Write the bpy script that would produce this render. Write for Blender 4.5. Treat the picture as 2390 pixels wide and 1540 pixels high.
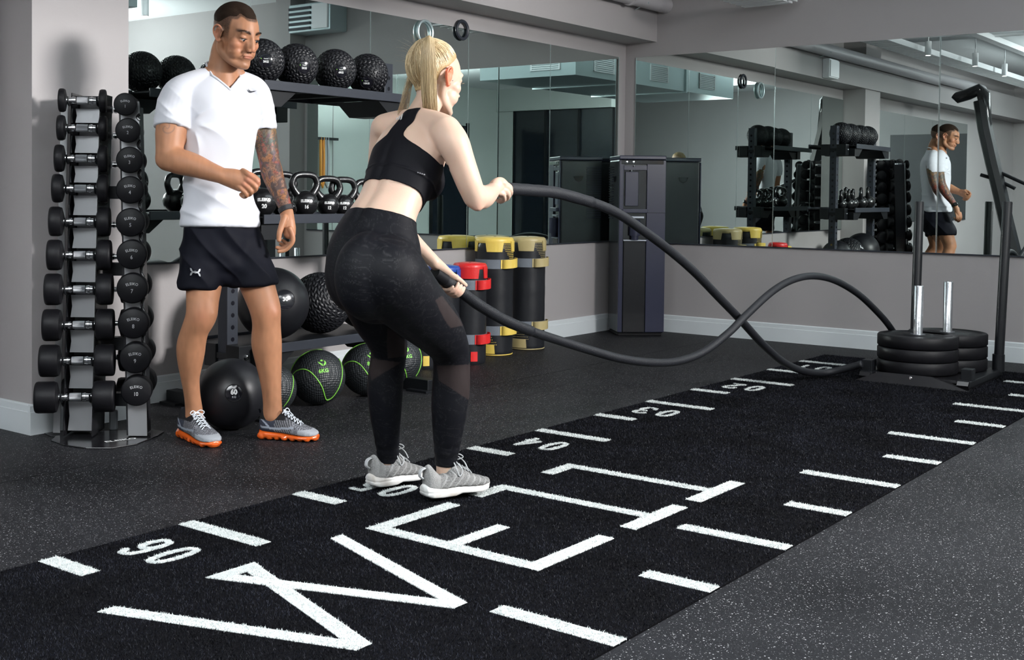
import bpy, bmesh, math, random
import numpy as np
from mathutils import Vector, Matrix
from mathutils.bvhtree import BVHTree

for o in list(bpy.data.objects): bpy.data.objects.remove(o)
scene = bpy.context.scene
COL = scene.collection

# ------------------------------------------------------------------ camera
FPX, CX, CY = 2806.92, 1030.1, 530.66
CAMM = [[0.6250955, -0.7804849, 0.0099517], [0.016444, 0.0259148, 0.9995289], [0.7803751, 0.6246373, -0.0290335]]
CAMC = [-8.43795, -3.00904, 1.06406]
cam_data = bpy.data.cameras.new('camera')
cam = bpy.data.objects.new('camera', cam_data); COL.objects.link(cam)
cam_data.sensor_width = 36; cam_data.sensor_fit = 'HORIZONTAL'
cam_data.lens = FPX*36/2390
cam_data.shift_x = (1195-CX)/2390; cam_data.shift_y = -(770-CY)/2390
cam_data.clip_start = 0.05; cam_data.clip_end = 100
_r, _u, _f = [Vector(v) for v in CAMM]
cam.matrix_world = Matrix(((_r.x,_u.x,-_f.x,CAMC[0]),(_r.y,_u.y,-_f.y,CAMC[1]),(_r.z,_u.z,-_f.z,CAMC[2]),(0,0,0,1)))
scene.camera = cam

# ------------------------------------------------------------------ world, lights, exposure
scene.view_settings.view_transform = 'Standard'
scene.view_settings.look = 'None'
scene.view_settings.exposure = 0.15
scene.view_settings.gamma = 1.0
scene.view_settings.use_curve_mapping = False
world = bpy.data.worlds.new('world'); scene.world = world; world.use_nodes = True
world.node_tree.nodes['Background'].inputs[0].default_value = (0.75, 0.85, 1.0, 1)
world.node_tree.nodes['Background'].inputs[1].default_value = 0.3

def area(name, loc, target, size, power, color=(1,1,1), size_y=None, spread=None):
    l = bpy.data.lights.new(name, 'AREA'); l.energy = power; l.color = color
    l.shape = 'RECTANGLE'; l.size = size; l.size_y = size_y or size
    if spread: l.spread = spread
    o = bpy.data.objects.new(name, l); COL.objects.link(o); o.location = loc
    d = Vector(target)-Vector(loc); o.rotation_euler = d.to_track_quat('-Z','Y').to_euler()
    return o
area('studio_softbox', (-3.3,-4.75,2.62), (-4.9,0.2,1.35), 0.9, 175, (1,0.98,0.97), size_y=0.55, spread=math.radians(110))
area('ceiling_bounce_light', (-6.9,-2.9,2.935), (-6.9,-2.9,0), 2.6, 105, (0.95,0.98,1), size_y=2.0)
area('ceiling_bounce_light_middle', (-3.0,-0.9,2.93), (-3.0,-0.9,0), 3.0, 45, (0.92,0.97,1), size_y=1.6)
area('ceiling_bounce_light_rear', (-9.5,-1.5,2.93), (-9.5,-1.5,0), 2.5, 150, (0.92,0.97,1), size_y=3)
area('strobe_aimed_at_ceiling', (-8.6,-1.2,2.15), (-8.6,-1.2,3), 0.8, 230, (0.95,0.98,1))
area('fill_uplight_south', (-5.2,-5.0,2.0), (-5.2,-5.0,3), 0.8, 90, (0.95,0.98,1))  # added fill lamp, lifts the south wall seen in the mirrors
area('fill_uplight_corner', (-1.4,-4.2,2.0), (-1.4,-4.2,3), 0.8, 90, (0.95,0.98,1))  # added fill lamp for the wall mirrored at the upper left

# ------------------------------------------------------------------ helpers
_M = np.array(CAMM); _C = np.array(CAMC)
def ray(u,v): return _M.T @ np.array([(u-CX)/FPX, -(v-CY)/FPX, 1.0])
def pl(u,v,ax,val):
    "point of the room where the sight line (u,v) meets the plane axis=val"
    d = ray(u,v); t = (val-_C[ax])/d[ax]; return Vector(_C+t*d)
def pd(u,v,dep):
    return Vector(_C + dep*ray(u,v))
RT, UPV, FW = [Vector(v) for v in CAMM]
RH = Vector((RT.x,RT.y,0)).normalized(); FH = Vector((FW.x,FW.y,0)).normalized()

_mats = {}
def mat(name, col=(0.8,0.8,0.8), rough=0.5, metal=0.0, spec=0.5, bump=None, coat=0, sheen=0, var=None, emis=None, sss=None, trans=None):
    """bump=(scale,strength[,detail]); var=(scale, colour2, lo, hi)"""
    if name in _mats: return _mats[name]
    m = bpy.data.materials.new(name); m.use_nodes = True; nt = m.node_tree; N = nt.nodes; L = nt.links
    b = N['Principled BSDF']; b.inputs['Base Color'].default_value = (*col,1)
    b.inputs['Roughness'].default_value = rough; b.inputs['Metallic'].default_value = metal
    b.inputs['Specular IOR Level'].default_value = spec
    if coat: b.inputs['Coat Weight'].default_value = coat; b.inputs['Coat Roughness'].default_value = 0.08
    if sheen: b.inputs['Sheen Weight'].default_value = sheen; b.inputs['Sheen Roughness'].default_value = 0.4
    if sss:
        b.inputs['Subsurface Weight'].default_value = sss; b.inputs['Subsurface Radius'].default_value = (1,0.3,0.15); b.inputs['Subsurface Scale'].default_value = 0.012
    if emis: b.inputs['Emission Color'].default_value = (*emis[0],1); b.inputs['Emission Strength'].default_value = emis[1]
    if trans: b.inputs['Transmission Weight'].default_value = trans
    tc = N.new('ShaderNodeTexCoord')
    if bump:
        n = N.new('ShaderNodeTexNoise'); n.inputs['Scale'].default_value = bump[0]; n.inputs['Detail'].default_value = bump[2] if len(bump)>2 else 3
        L.new(tc.outputs['Object'], n.inputs['Vector'])
        bp = N.new('ShaderNodeBump'); bp.inputs['Strength'].default_value = bump[1]; bp.inputs['Distance'].default_value = 0.01
        L.new(n.outputs['Fac'], bp.inputs['Height']); L.new(bp.outputs['Normal'], b.inputs['Normal'])
    if var:
        n = N.new('ShaderNodeTexNoise'); n.inputs['Scale'].default_value = var[0]; n.inputs['Detail'].default_value = 4
        L.new(tc.outputs['Object'], n.inputs['Vector'])
        r = N.new('ShaderNodeValToRGB'); r.color_ramp.elements[0].position = var[2]; r.color_ramp.elements[1].position = var[3]
        r.color_ramp.elements[0].color = (*col,1); r.color_ramp.elements[1].color = (*var[1],1)
        L.new(n.outputs['Fac'], r.inputs['Fac']); L.new(r.outputs['Color'], b.inputs['Base Color'])
    _mats[name] = m
    return m

class MB:
    "collects geometry in world (or thing-local) metres"
    def __init__(s): s.v=[]; s.f=[]; s.mi=[]; s.cur=0
    def add(s, vs, fs):
        o=len(s.v); s.v += [tuple(x) for x in vs]; s.f += [tuple(o+i for i in f) for f in fs]; s.mi += [s.cur]*len(fs); return s
    def box(s, c, d, ax=None, az=0.0):
        "centre, full size; ax: (X,Y,Z) axes or az: rotation about z"
        c=Vector(c)
        if ax is None: ax=(Vector((math.cos(az),math.sin(az),0)),Vector((-math.sin(az),math.cos(az),0)),Vector((0,0,1)))
        vs=[c+ax[0]*(i*d[0]/2)+ax[1]*(j*d[1]/2)+ax[2]*(k*d[2]/2) for i in(-1,1) for j in(-1,1) for k in(-1,1)]
        return s.add(vs,[(0,1,3,2),(4,6,7,5),(0,4,5,1),(2,3,7,6),(0,2,6,4),(1,5,7,3)])
    def bb(s, lo, hi): return s.box([(a+b)/2 for a,b in zip(lo,hi)],[abs(b-a) for a,b in zip(lo,hi)])
    def prism(s, pts, vec):
        "closed planar polygon pts extruded by vec"
        n=len(pts); vec=Vector(vec); a=[Vector(p) for p in pts]; b=[p+vec for p in a]
        return s.add(a+b,[tuple(range(n))[::-1],tuple(range(n,2*n))]+[(i,(i+1)%n,n+(i+1)%n,n+i) for i in range(n)])
    def rings(s, rings, cap0=True, cap1=True, closed=False):
        n=len(rings[0]); vs=[p for r in rings for p in r]; fs=[]
        m=len(rings)
        for k in range(m if closed else m-1):
            a=k*n; b=((k+1)%m)*n
            for i in range(n): fs.append((a+i,a+(i+1)%n,b+(i+1)%n,b+i))
        if not closed:
            if cap0: fs.append(tuple(range(n))[::-1])
            if cap1: fs.append(tuple(range((m-1)*n,m*n)))
        return s.add(vs,fs)
    def lathe(s, prof, c=(0,0,0), axis=(0,0,1), n=32):
        "prof: [(r,h)...] along axis from point c"
        c=Vector(c); az=Vector(axis).normalized(); ax=az.orthogonal().normalized(); ay=az.cross(ax)
        R=[[c+az*h+(ax*math.cos(2*math.pi*i/n)+ay*math.sin(2*math.pi*i/n))*max(r,1e-5) for i in range(n)] for r,h in prof]
        return s.rings(R)
    def cyl(s, a, b, r, n=20, r2=None):
        a=Vector(a); b=Vector(b); return s.lathe([(r,0),(r2 if r2 is not None else r,(b-a).length)],a,b-a,n)
    def tube(s, pts, r, n=12, closed=False, flat=None):
        "swept tube; r number or list; flat=(up vector, ratio)"
        P=[Vector(p) for p in pts]; m=len(P); R=[]; up=None
        for k in range(m):
            t=(P[(k+1)%m]-P[k-1]) if closed else (P[min(k+1,m-1)]-P[max(k-1,0)])
            t.normalize()
            if up is None: up=t.orthogonal().normalized() if not flat else (Vector(flat[0])-t*Vector(flat[0]).dot(t)).normalized()
            else:
                up=(up-t*up.dot(t)); up.normalize()
            if flat: up=(Vector(flat[0])-t*Vector(flat[0]).dot(t)).normalized()
            w=t.cross(up); rr=r[k] if hasattr(r,'__len__') else r; fr=flat[1] if flat else 1
            R.append([P[k]+up*math.cos(2*math.pi*i/n)*rr*fr+w*math.sin(2*math.pi*i/n)*rr for i in range(n)])
        return s.rings(R,closed=closed)
    def sphere(s, c, r, nu=32, nv=20, disp=None, axis=(0,0,1)):
        c=Vector(c); az=Vector(axis).normalized(); ax=az.orthogonal().normalized(); ay=az.cross(ax); rr=r if hasattr(r,'__len__') else (r,r,r)
        vs=[c+az*rr[2]]; fs=[]
        for j in range(1,nv):
            th=math.pi*j/nv
            for i in range(nu):
                ph=2*math.pi*i/nu
                vs.append(c+ax*rr[0]*math.sin(th)*math.cos(ph)+ay*rr[1]*math.sin(th)*math.sin(ph)+az*rr[2]*math.cos(th))
        vs.append(c-az*rr[2])
        for i in range(nu): fs.append((0,1+i,1+(i+1)%nu))
        for j in range(nv-2):
            a=1+j*nu; b=a+nu
            for i in range(nu): fs.append((a+i,b+i,b+(i+1)%nu,a+(i+1)%nu))
        a=1+(nv-2)*nu; e=len(vs)-1
        for i in range(nu): fs.append((a+i,e,a+(i+1)%nu))
        return s.add(vs,fs)
    def mesh(s, name, origin=(0,0,0), smooth=35):
        me=bpy.data.meshes.new(name); ox,oy,oz=origin
        me.from_pydata([(x-ox,y-oy,z-oz) for x,y,z in s.v],[],s.f)
        bm=bmesh.new(); bm.from_mesh(me); bmesh.ops.recalc_face_normals(bm,faces=bm.faces); bm.to_mesh(me); bm.free()
        if any(s.mi): me.polygons.foreach_set('material_index',s.mi)
        if smooth:
            me.polygons.foreach_set('use_smooth',[True]*len(me.polygons))
            if smooth<180: me.set_sharp_from_angle(angle=math.radians(smooth))
        me.update(); return me

def obj(name, mb, m, parent=None, smooth=35, bevel=0, label=None, wn=True):
    "one mesh object; under a parent the geometry is given in world metres and stored about the parent's base"
    org = tuple(parent.matrix_world.translation) if (parent is not None and wn) else (0,0,0)
    me = mb.mesh(name, org, smooth) if isinstance(mb,MB) else mb
    for mm in (m if isinstance(m,(list,tuple)) else [m]):
        me.materials.append(mm)
    o = bpy.data.objects.new(name, me); COL.objects.link(o)
    if parent is not None:
        o.parent = parent
        if parent.type=='MESH' and wn: pass
    if bevel:
        bv=o.modifiers.new('bevel','BEVEL'); bv.width=bevel; bv.segments=2; bv.limit_method='ANGLE'; bv.angle_limit=math.radians(40)
    if label: o['label']=label
    return o
def tag(o, label, cat, group=None, kind=None):
    o['label']=label; o['category']=cat
    if group: o['group']=group
    if kind: o['kind']=kind
    return o
def thing(name, label, cat, loc, group=None):
    o=bpy.data.objects.new(name,None); COL.objects.link(o); o.location=loc; o.empty_display_size=0.05
    o.matrix_world=Matrix.Translation(Vector(loc)); tag(o,label,cat,group); return o
def struct(name, mb, m, **k):
    o=obj(name,mb,m,**k); o['kind']='structure'; return o
def sub(name, mb, m, parent, **k):
    "sub-part: parent is a mesh part whose thing sits at an Empty; geometry again in world metres"
    root=parent.parent; org=tuple(root.matrix_world.translation)
    me=mb.mesh(name,org,k.pop('smooth',35)) if isinstance(mb,MB) else mb
    me.materials.append(m); o=bpy.data.objects.new(name,me); COL.objects.link(o); o.parent=parent
    b=k.pop('bevel',0)
    if b: bv=o.modifiers.new('bevel','BEVEL'); bv.width=b; bv.segments=2; bv.limit_method='ANGLE'
    return o
def copy_tree(root, loc, label=None, group=None, rot=None):
    r=root.copy(); COL.objects.link(r); r.location=loc
    if rot is not None: r.rotation_euler=rot
    if label: r['label']=label
    if group: r['group']=group
    for ch in root.children:
        c=ch.copy(); COL.objects.link(c); c.parent=r
        for g in ch.children:
            d=g.copy(); COL.objects.link(d); d.parent=c
    return r

_txt={}
def text_geo(s, bold=0.0, spacing=1.0):
    "flat glyph geometry of a string, centred, cap height 1 -> (verts2d, faces)"
    key=(s,bold,spacing)
    if key in _txt: return _txt[key]
    cu=bpy.data.curves.new('t','FONT'); cu.body=s; cu.align_x='LEFT'; cu.size=1; cu.offset=bold; cu.space_character=spacing; cu.resolution_u=3
    o=bpy.data.objects.new('t',cu); COL.objects.link(o)
    me=bpy.data.meshes.new_from_object(o)
    v=np.array([tuple(x.co)[:2] for x in me.vertices]); f=[tuple(p.vertices) for p in me.polygons]
    bpy.data.objects.remove(o); bpy.data.curves.remove(cu); bpy.data.meshes.remove(me)
    h=v[:,1].max()-v[:,1].min(); v[:,0]-=(v[:,0].max()+v[:,0].min())/2; v[:,1]-=(v[:,1].max()+v[:,1].min())/2; v/=h
    _txt[key]=(v,f); return _txt[key]
def add_text(mb, s, c, xdir, ydir, h, wscale=1.0, bold=0.03, spacing=1.0, depth=0.0008, proj=None):
    "text with cap height h centred at c; proj: function mapping a point onto a curved surface"
    v,f=text_geo(s,bold,spacing); c=Vector(c); xd=Vector(xdir).normalized(); yd=Vector(ydir).normalized(); n=xd.cross(yd)
    pts=[c+xd*(x*h*wscale)+yd*(y*h) for x,y in v]
    if proj: pts=[proj(p) for p in pts]
    else: pts=[p+n*depth for p in pts]
    mb.add(pts,f); return mb
def add_shape(mb, poly, c, xdir, ydir, s, proj=None, depth=0.0008):
    "2-D polygon (list of xy) placed like text; fan/ngon triangulated"
    c=Vector(c); xd=Vector(xdir).normalized(); yd=Vector(ydir).normalized(); n=xd.cross(yd)
    from mathutils.geometry import tessellate_polygon
    tris=tessellate_polygon([[Vector((x,y,0)) for x,y in poly]])
    pts=[c+xd*(x*s)+yd*(y*s) for x,y in poly]
    pts=[proj(p) for p in pts] if proj else [p+n*depth for p in pts]
    mb.add(pts,[tuple(t) for t in tris]); return mb
def sphere_proj(c, r):
    c=Vector(c)
    return lambda p: c+(p-c).normalized()*r
def smoothpath(pts, n=8):
    P=[Vector(p) for p in pts]; out=[]
    for k in range(len(P)-1):
        p0=P[max(k-1,0)];p1=P[k];p2=P[k+1];p3=P[min(k+2,len(P)-1)]
        for i in range(n):
            t=i/n; out.append(0.5*((2*p1)+(p2-p0)*t+(2*p0-5*p1+4*p2-p3)*t*t+(3*p1-p0-3*p2+p3)*t**3))
    out.append(P[-1]); return out

# ------------------------------------------------------------------ materials
WALL = mat('taupe_wall_paint',(0.345,0.325,0.325),0.62,bump=(60,0.05))
WALLW = mat('pale_wall_paint',(0.47,0.50,0.48),0.6,bump=(60,0.05))
WHITE = mat('white_skirting_paint',(0.62,0.66,0.68),0.35)
CEIL = mat('ceiling_white_paint',(0.80,0.82,0.83),0.7)
MIRROR = mat('mirror_silver',(0.66,0.735,0.715),0.0,1.0)
EDGE = mat('mirror_bevel_edge',(0.75,0.85,0.83),0.15,0.9)
BLK = mat('black_powder_coat',(0.007,0.008,0.010),0.42,spec=.3,bump=(400,0.08))
BLK2 = mat('grey_blue_powder_coat',(0.026,0.030,0.040),0.45,spec=.35,bump=(400,0.06))
GLOSSBLK = mat('gloss_black_plate',(0.012,0.012,0.014),0.18,bump=(20,0.02))
RUB = mat('black_rubber',(0.0045,0.0045,0.006),0.5,spec=.22,bump=(300,0.05))
RUBBALL = mat('textured_ball_rubber',(0.009,0.0095,0.012),0.40,spec=.35,bump=(400,0.03))
CAST = mat('black_cast_iron',(0.009,0.009,0.010),0.24,bump=(260,0.10),coat=0.4)
CHROME = mat('chrome',(0.82,0.83,0.85),0.09,1.0)
KNURL = mat('knurled_steel',(0.45,0.47,0.5),0.38,1.0,bump=(900,0.5))
GALV = mat('galvanised_steel',(0.55,0.66,0.68),0.35,0.6,bump=(30,0.05))
WTXT = mat('white_print',(0.75,0.76,0.76),0.5)
GTXT = mat('grey_engraved_print',(0.38,0.39,0.4),0.5)
GREEN = mat('lime_green_rubber',(0.2,0.55,0.06),0.45)
VGLOSS = mat('gloss_badge_black',(0.008,0.008,0.012),0.12,coat=0.5)
ROPE = mat('black_rope_sleeve',(0.009,0.010,0.013),0.5,spec=.3,bump=(300,0.3))
YEL = mat('yellow_vinyl',(0.72,0.52,0.1),0.38,bump=(35,0.15))
KHA = mat('khaki_vinyl',(0.42,0.34,0.16),0.4,bump=(35,0.15))
REDV = mat('red_vinyl',(0.62,0.02,0.02),0.33,bump=(35,0.15))
BLUV = mat('blue_vinyl',(0.02,0.07,0.33),0.36,bump=(35,0.15))
BAGB = mat('black_bag_leather',(0.011,0.012,0.015),0.42,spec=.35,bump=(18,0.12))
WEB = mat('grey_webbing',(0.16,0.18,0.21),0.7,bump=(500,0.4))
# ------------------------------------------------------------------ floor material
def floor_mat():
    m=bpy.data.materials.new('speckled_rubber_floor'); m.use_nodes=True; nt=m.node_tree; N=nt.nodes; L=nt.links; b=N['Principled BSDF']
    tc=N.new('ShaderNodeTexCoord'); prev=None
    def specks(scale,thr,keep):
        v=N.new('ShaderNodeTexVoronoi'); v.inputs['Scale'].default_value=scale; L.new(tc.outputs['Object'],v.inputs['Vector'])
        a=N.new('ShaderNodeMath'); a.operation='LESS_THAN'; a.inputs[1].default_value=thr; L.new(v.outputs['Distance'],a.inputs[0])
        s=N.new('ShaderNodeSeparateColor'); L.new(v.outputs['Color'],s.inputs[0])
        g=N.new('ShaderNodeMath'); g.operation='GREATER_THAN'; g.inputs[1].default_value=keep; L.new(s.outputs[0],g.inputs[0])
        p=N.new('ShaderNodeMath'); p.operation='MULTIPLY'; L.new(a.outputs[0],p.inputs[0]); L.new(g.outputs[0],p.inputs[1])
        q=N.new('ShaderNodeMath'); q.operation='MULTIPLY'; L.new(p.outputs[0],q.inputs[0]); L.new(s.outputs[1],q.inputs[1]); return q
    a=specks(92,0.19,0.4); c=specks(200,0.22,0.5)
    mx=N.new('ShaderNodeMath'); mx.operation='MAXIMUM'; L.new(a.outputs[0],mx.inputs[0]); L.new(c.outputs[0],mx.inputs[1])
    n=N.new('ShaderNodeTexNoise'); n.inputs['Scale'].default_value=1.3; n.inputs['Detail'].default_value=5; L.new(tc.outputs['Object'],n.inputs['Vector'])
    r=N.new('ShaderNodeValToRGB'); r.color_ramp.elements[0].color=(0.0055,0.0057,0.0072,1); r.color_ramp.elements[1].color=(0.0125,0.0128,0.0152,1)
    r.color_ramp.elements[0].position=.35; r.color_ramp.elements[1].position=.65; L.new(n.outputs['Fac'],r.inputs[0])
    mix=N.new('ShaderNodeMixRGB'); mix.inputs[2].default_value=(0.36,0.36,0.37,1); L.new(mx.outputs[0],mix.inputs[0]); L.new(r.outputs[0],mix.inputs[1]); L.new(mix.outputs[0],b.inputs['Base Color'])
    b.inputs['Roughness'].default_value=.55; b.inputs['Specular IOR Level'].default_value=.16
    n2=N.new('ShaderNodeTexNoise'); n2.inputs['Scale'].default_value=260; L.new(tc.outputs['Object'],n2.inputs['Vector'])
    bp=N.new('ShaderNodeBump'); bp.inputs['Strength'].default_value=.35; bp.inputs['Distance'].default_value=.004; L.new(n2.outputs['Fac'],bp.inputs['Height']); L.new(bp.outputs[0],b.inputs['Normal'])
    return m
FLOORM=floor_mat()
XR=-0.045; YL=1.85; ZC=2.95; XW=-12.2; YS=-6.5
fl=struct('floor', MB().bb((XW,YS,-0.08),(XR+0.1,YL+0.1,-0.006)), FLOORM, smooth=0)
# rubber floor rolls laid side by side along the turf (joints 3 mm)
TW=1.587; TX0=-9.4; TX1=-0.55
ys=[YL-0.005,0.62,0.0]; 
def roll(lo,hi): return obj('floor_roll', MB().bb((lo[0],lo[1],-0.006),(hi[0],hi[1],0.0)), FLOORM, fl, smooth=0)
for ya,yb in ((1.845,0.9215),(0.9185,0.0)):
    roll((XW,yb,0),(XR,ya,0))
yy=-TW
while yy>YS+.1:
    y2=max(yy-1.22,YS); roll((XW,y2,0),(XR,yy-0.003,0)); yy=y2
roll((TX1,-TW,0),(XR,0,0)); roll((XW,-TW,0),(TX0,0,0))

# ------------------------------------------------------------------ walls
struct('ceiling', MB().bb((XW,YS,ZC),(XR+.1,YL+.1,ZC+.1)), CEIL, smooth=0)
struct('wall_left', MB().bb((XW,YL,-.08),(XR+.1,YL+.1,ZC)), WALL, smooth=0)
struct('wall_right', MB().bb((XR,YS,-.08),(XR+.1,YL,ZC)), WALL, smooth=0)
struct('wall_rear', MB().bb((XW-.1,YS,-.08),(XW,YL+.1,ZC)), WALL, smooth=0)
struct('wall_south', MB().bb((XW,YS-.1,-.08),(XR+.1,YS,ZC)), WALLW, smooth=0)
PX0,PX1,PY=-5.5,-5.0,1.60
struct('pillar', MB().bb((PX0,PY,0),(PX1,YL,ZC)), WALL, smooth=0)['label']='taupe painted pillar beside the dumbbell tower'
struct('ceiling_beam', MB().bb((XW,1.575,2.253),(XR,YL,2.58)), WALL, smooth=0)['label']='boxed taupe beam above the mirrors'
struct('pillar', MB().bb((-0.25,-1.96,0),(XR,-1.76,ZC)), WALL, smooth=0)['label']='narrow wall pillar past the right-hand mirrors'
# skirting with a stepped top
def skirt(name,a,b,n):
    a=Vector(a);b=Vector(b);n=Vector(n)
    m=MB(); d=(b-a)
    prof=[(0,0),(.018,0),(.018,.098),(.014,.1),(.014,.126),(.008,.132),(0,.132)]
    m.rings([[p+n*x+Vector((0,0,z)) for x,z in prof] for p in (a,b)]); return struct(name,m,WHITE,smooth=0)
skirt('baseboard_left',(PX1,YL,0),(XR,YL,0),(0,-1,0))
skirt('baseboard_right',(XR,YL,0),(XR,-1.76,0),(-1,0,0))
skirt('baseboard_pillar',(PX0-.018,PY,0),(PX1+.018,PY,0),(0,-1,0))
skirt('baseboard_pillar',(PX0,YL,0),(PX0,PY,0),(-1,0,0))
skirt('baseboard_pillar',(PX1,PY,0),(PX1,YL,0),(1,0,0))
skirt('baseboard_left_rear',(XW,YL,0),(PX0,YL,0),(0,-1,0))
skirt('baseboard_south',(XR,YS,0),(XW,YS,0),(0,1,0))

# ------------------------------------------------------------------ mirrors
def mirror_wall(label, axis, edges, z0, z1, tilt=None, group='wall mirrors'):
    if axis=='L': loc=((edges[0]+edges[-1])/2,YL-.002,z0)
    else: loc=(XR-.002,(edges[0]+edges[-1])/2,z0)
    t=thing('wall_mirror',label,'mirror',loc,group)
    for k in range(len(edges)-1):
        a,b=sorted((edges[k],edges[k+1])); a+=.0012; b-=.0012; th=.006; tl=(tilt or {}).get(k,0)
        m=MB(); c=(a+b)/2; w=b-a
        if axis=='L':
            m.box((c,YL-.004-th/2,(z0+z1)/2),(w,th,z1-z0))
        else:
            m.box((XR-.004-th/2-abs(tl)*w/2,c,(z0+z1)/2),(th,w,z1-z0),az=tl)
        obj('mirror_panel',m,MIRROR,t,smooth=0)
        # ground bright glass edge on each side of a panel
        for s in (a+.001,b-.001):
            e=MB()
            if axis=='L': e.box((s,YL-.0075-th/2,(z0+z1)/2),(.003,.001,z1-z0))
            else: e.box((XR-.0075-th/2-abs(tl)*w,s,(z0+z1)/2),(.001,.003,z1-z0))
            obj('bevelled_edge',e,EDGE,t,smooth=0)
    f=MB()
    lo,hi=min(edges),max(edges)
    if axis=='L': f.bb((lo,YL-.014,z0-.008),(hi,YL,z0))
    else: f.bb((XR-.014,lo,z0-.008),(XR,hi,z0))
    obj('bottom_channel',f,BLK2,t,smooth=0)
    return t
mirror_wall('long wall mirror of tall panels behind the ball rack','L',[-4.99,-4.035,-3.075,-2.11,-1.135,-.165],.700,2.141)
mirror_wall('wall mirror of three panels behind the weight sled','R',[1.752,.596,-.56,-1.716],.692,2.143,{1:0.0065})
mirror_wall('wall mirror left of the taupe pillar, seen reflected','L',[-9.6,-8.4,-7.2,-5.98],.76,2.1)
mirror_wall('wall mirror past the narrow wall pillar, seen reflected','R',[-1.98,-2.6],.69,2.14)

# ------------------------------------------------------------------ overhead services
DUCTM=mat('white_painted_pipe',(0.4,0.385,0.4),0.45)
t=MB(); t.cyl((-9,1.50,2.53),(XR-.004,1.50,2.53),.062,28)
pipe=obj('drain_pipe',t,DUCTM); tag(pipe,'painted round pipe running along the top of the beam','pipe')
c=MB(); c.lathe([(.072,0),(.072,.03)],(-.62,1.5,2.53),(1,0,0),28); obj('pipe_coupling',c,DUCTM,pipe)
c=MB(); c.cyl((-.42,1.44,2.50),(-.42,1.56,2.455),.004,8); obj('pipe_clip',c,GALV,pipe)
c=MB(); c.cyl((-3.5,1.44,2.50),(-3.5,1.56,2.455),.004,8); obj('pipe_clip',c,GALV,pipe)
WP=mat('white_enamel',(0.82,0.84,0.86),0.35)
LAMP=mat('lamp_glow',(1,1,1),0.5,emis=((1,.93,.85),12))
# perforated cable tray running over the turf
tr=MB()
for s in (-1,1): tr.bb((-11.5,1.22+s*.13-.004,2.66),(-.3,1.22+s*.13+.004,2.72))
for i in range(75): tr.bb((-11.5+i*.15,1.09,2.66),(-11.4+i*.15,1.35,2.665))
o=obj('cable_tray',tr,WP,smooth=0); tag(o,'white perforated cable tray under the ceiling near the beam','cable tray')
tr=MB()
for i in range(6): tr.bb((-.75+i*.1,.42,2.43),(-.69+i*.1,.78,2.45))
tr.bb((-.8,.4,2.445),(-.15,.43,2.475)); tr.bb((-.8,.77,2.445),(-.15,.80,2.475)); tr.bb((-.8,.4,2.47),(-.15,.8,2.475))
for y in (.42,.78): tr.cyl((-.5,y,2.47),(-.5,y,ZC),.005,8)
o=obj('ceiling_fixture',tr,WP,smooth=0); tag(o,'white slatted fixture hanging under the ceiling above the right-hand mirror','fixture')
# trunking boxes
for k,(y,z,w,h,l0,l1) in enumerate(((.62,2.8,.1,.06,-11.5,-.5),(-.3,2.84,.05,.05,-11.5,-.4))):
    o=obj('light_track',MB().bb((l0,y-w/2,z),(l1,y+w/2,z+h)),WP,smooth=0)
    tag(o,['wide white lighting trunking carrying the spotlights','slim white conduit parallel to the lighting trunking'][k],'light track')
o=obj('cross_conduit',MB().cyl((-5.9,-3.5,2.86),(-5.9,1.5,2.86),.022,12),WP); tag(o,'white conduit crossing the ceiling toward the beam','conduit')
# cylindrical spotlights
def spot(loc,label,drop=.3,tilt=(0,0,-1)):
    t=thing('ceiling_spotlight',label,'spotlight',loc,'cylinder spotlights under the ceiling')
    d=Vector(tilt).normalized(); p=Vector(loc)
    b=MB(); b.lathe([(.0,-.075),(.032,-.075),(.034,-.07),(.034,.075),(.030,.08),(.027,.079),(.027,.06),(0,.06)],p,d,24); obj('housing',b,WP,t)
    obj('lamp_lens',MB().lathe([(0,.0615),(.026,.0615)],p,d,20),LAMP,t)
    obj('stem',MB().cyl(p-d*.075,p+Vector((0,0,drop)),.007,8),WP,t); return t
spots=[((-5.2,1.0,2.68),'white cylinder spotlight beside the cable tray'),((-6.57,.95,2.68),'white cylinder spotlight, second along the trunking'),
 ((-7.97,.97,2.68),'white cylinder spotlight, furthest toward the rear wall'),((-1.73,-2.07,2.68),'white cylinder spotlight reflected left of the man'),
 ((-3.7,-1.2,2.62),'white cylinder spotlight hanging beside the air duct')]
for p,l in spots: spot(p,l,ZC-p[2]-.02)
spot((-4.4,-.7,2.58),'white spotlight tilted toward the turf beside the duct',.36,(.5,.2,-.8))
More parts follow.
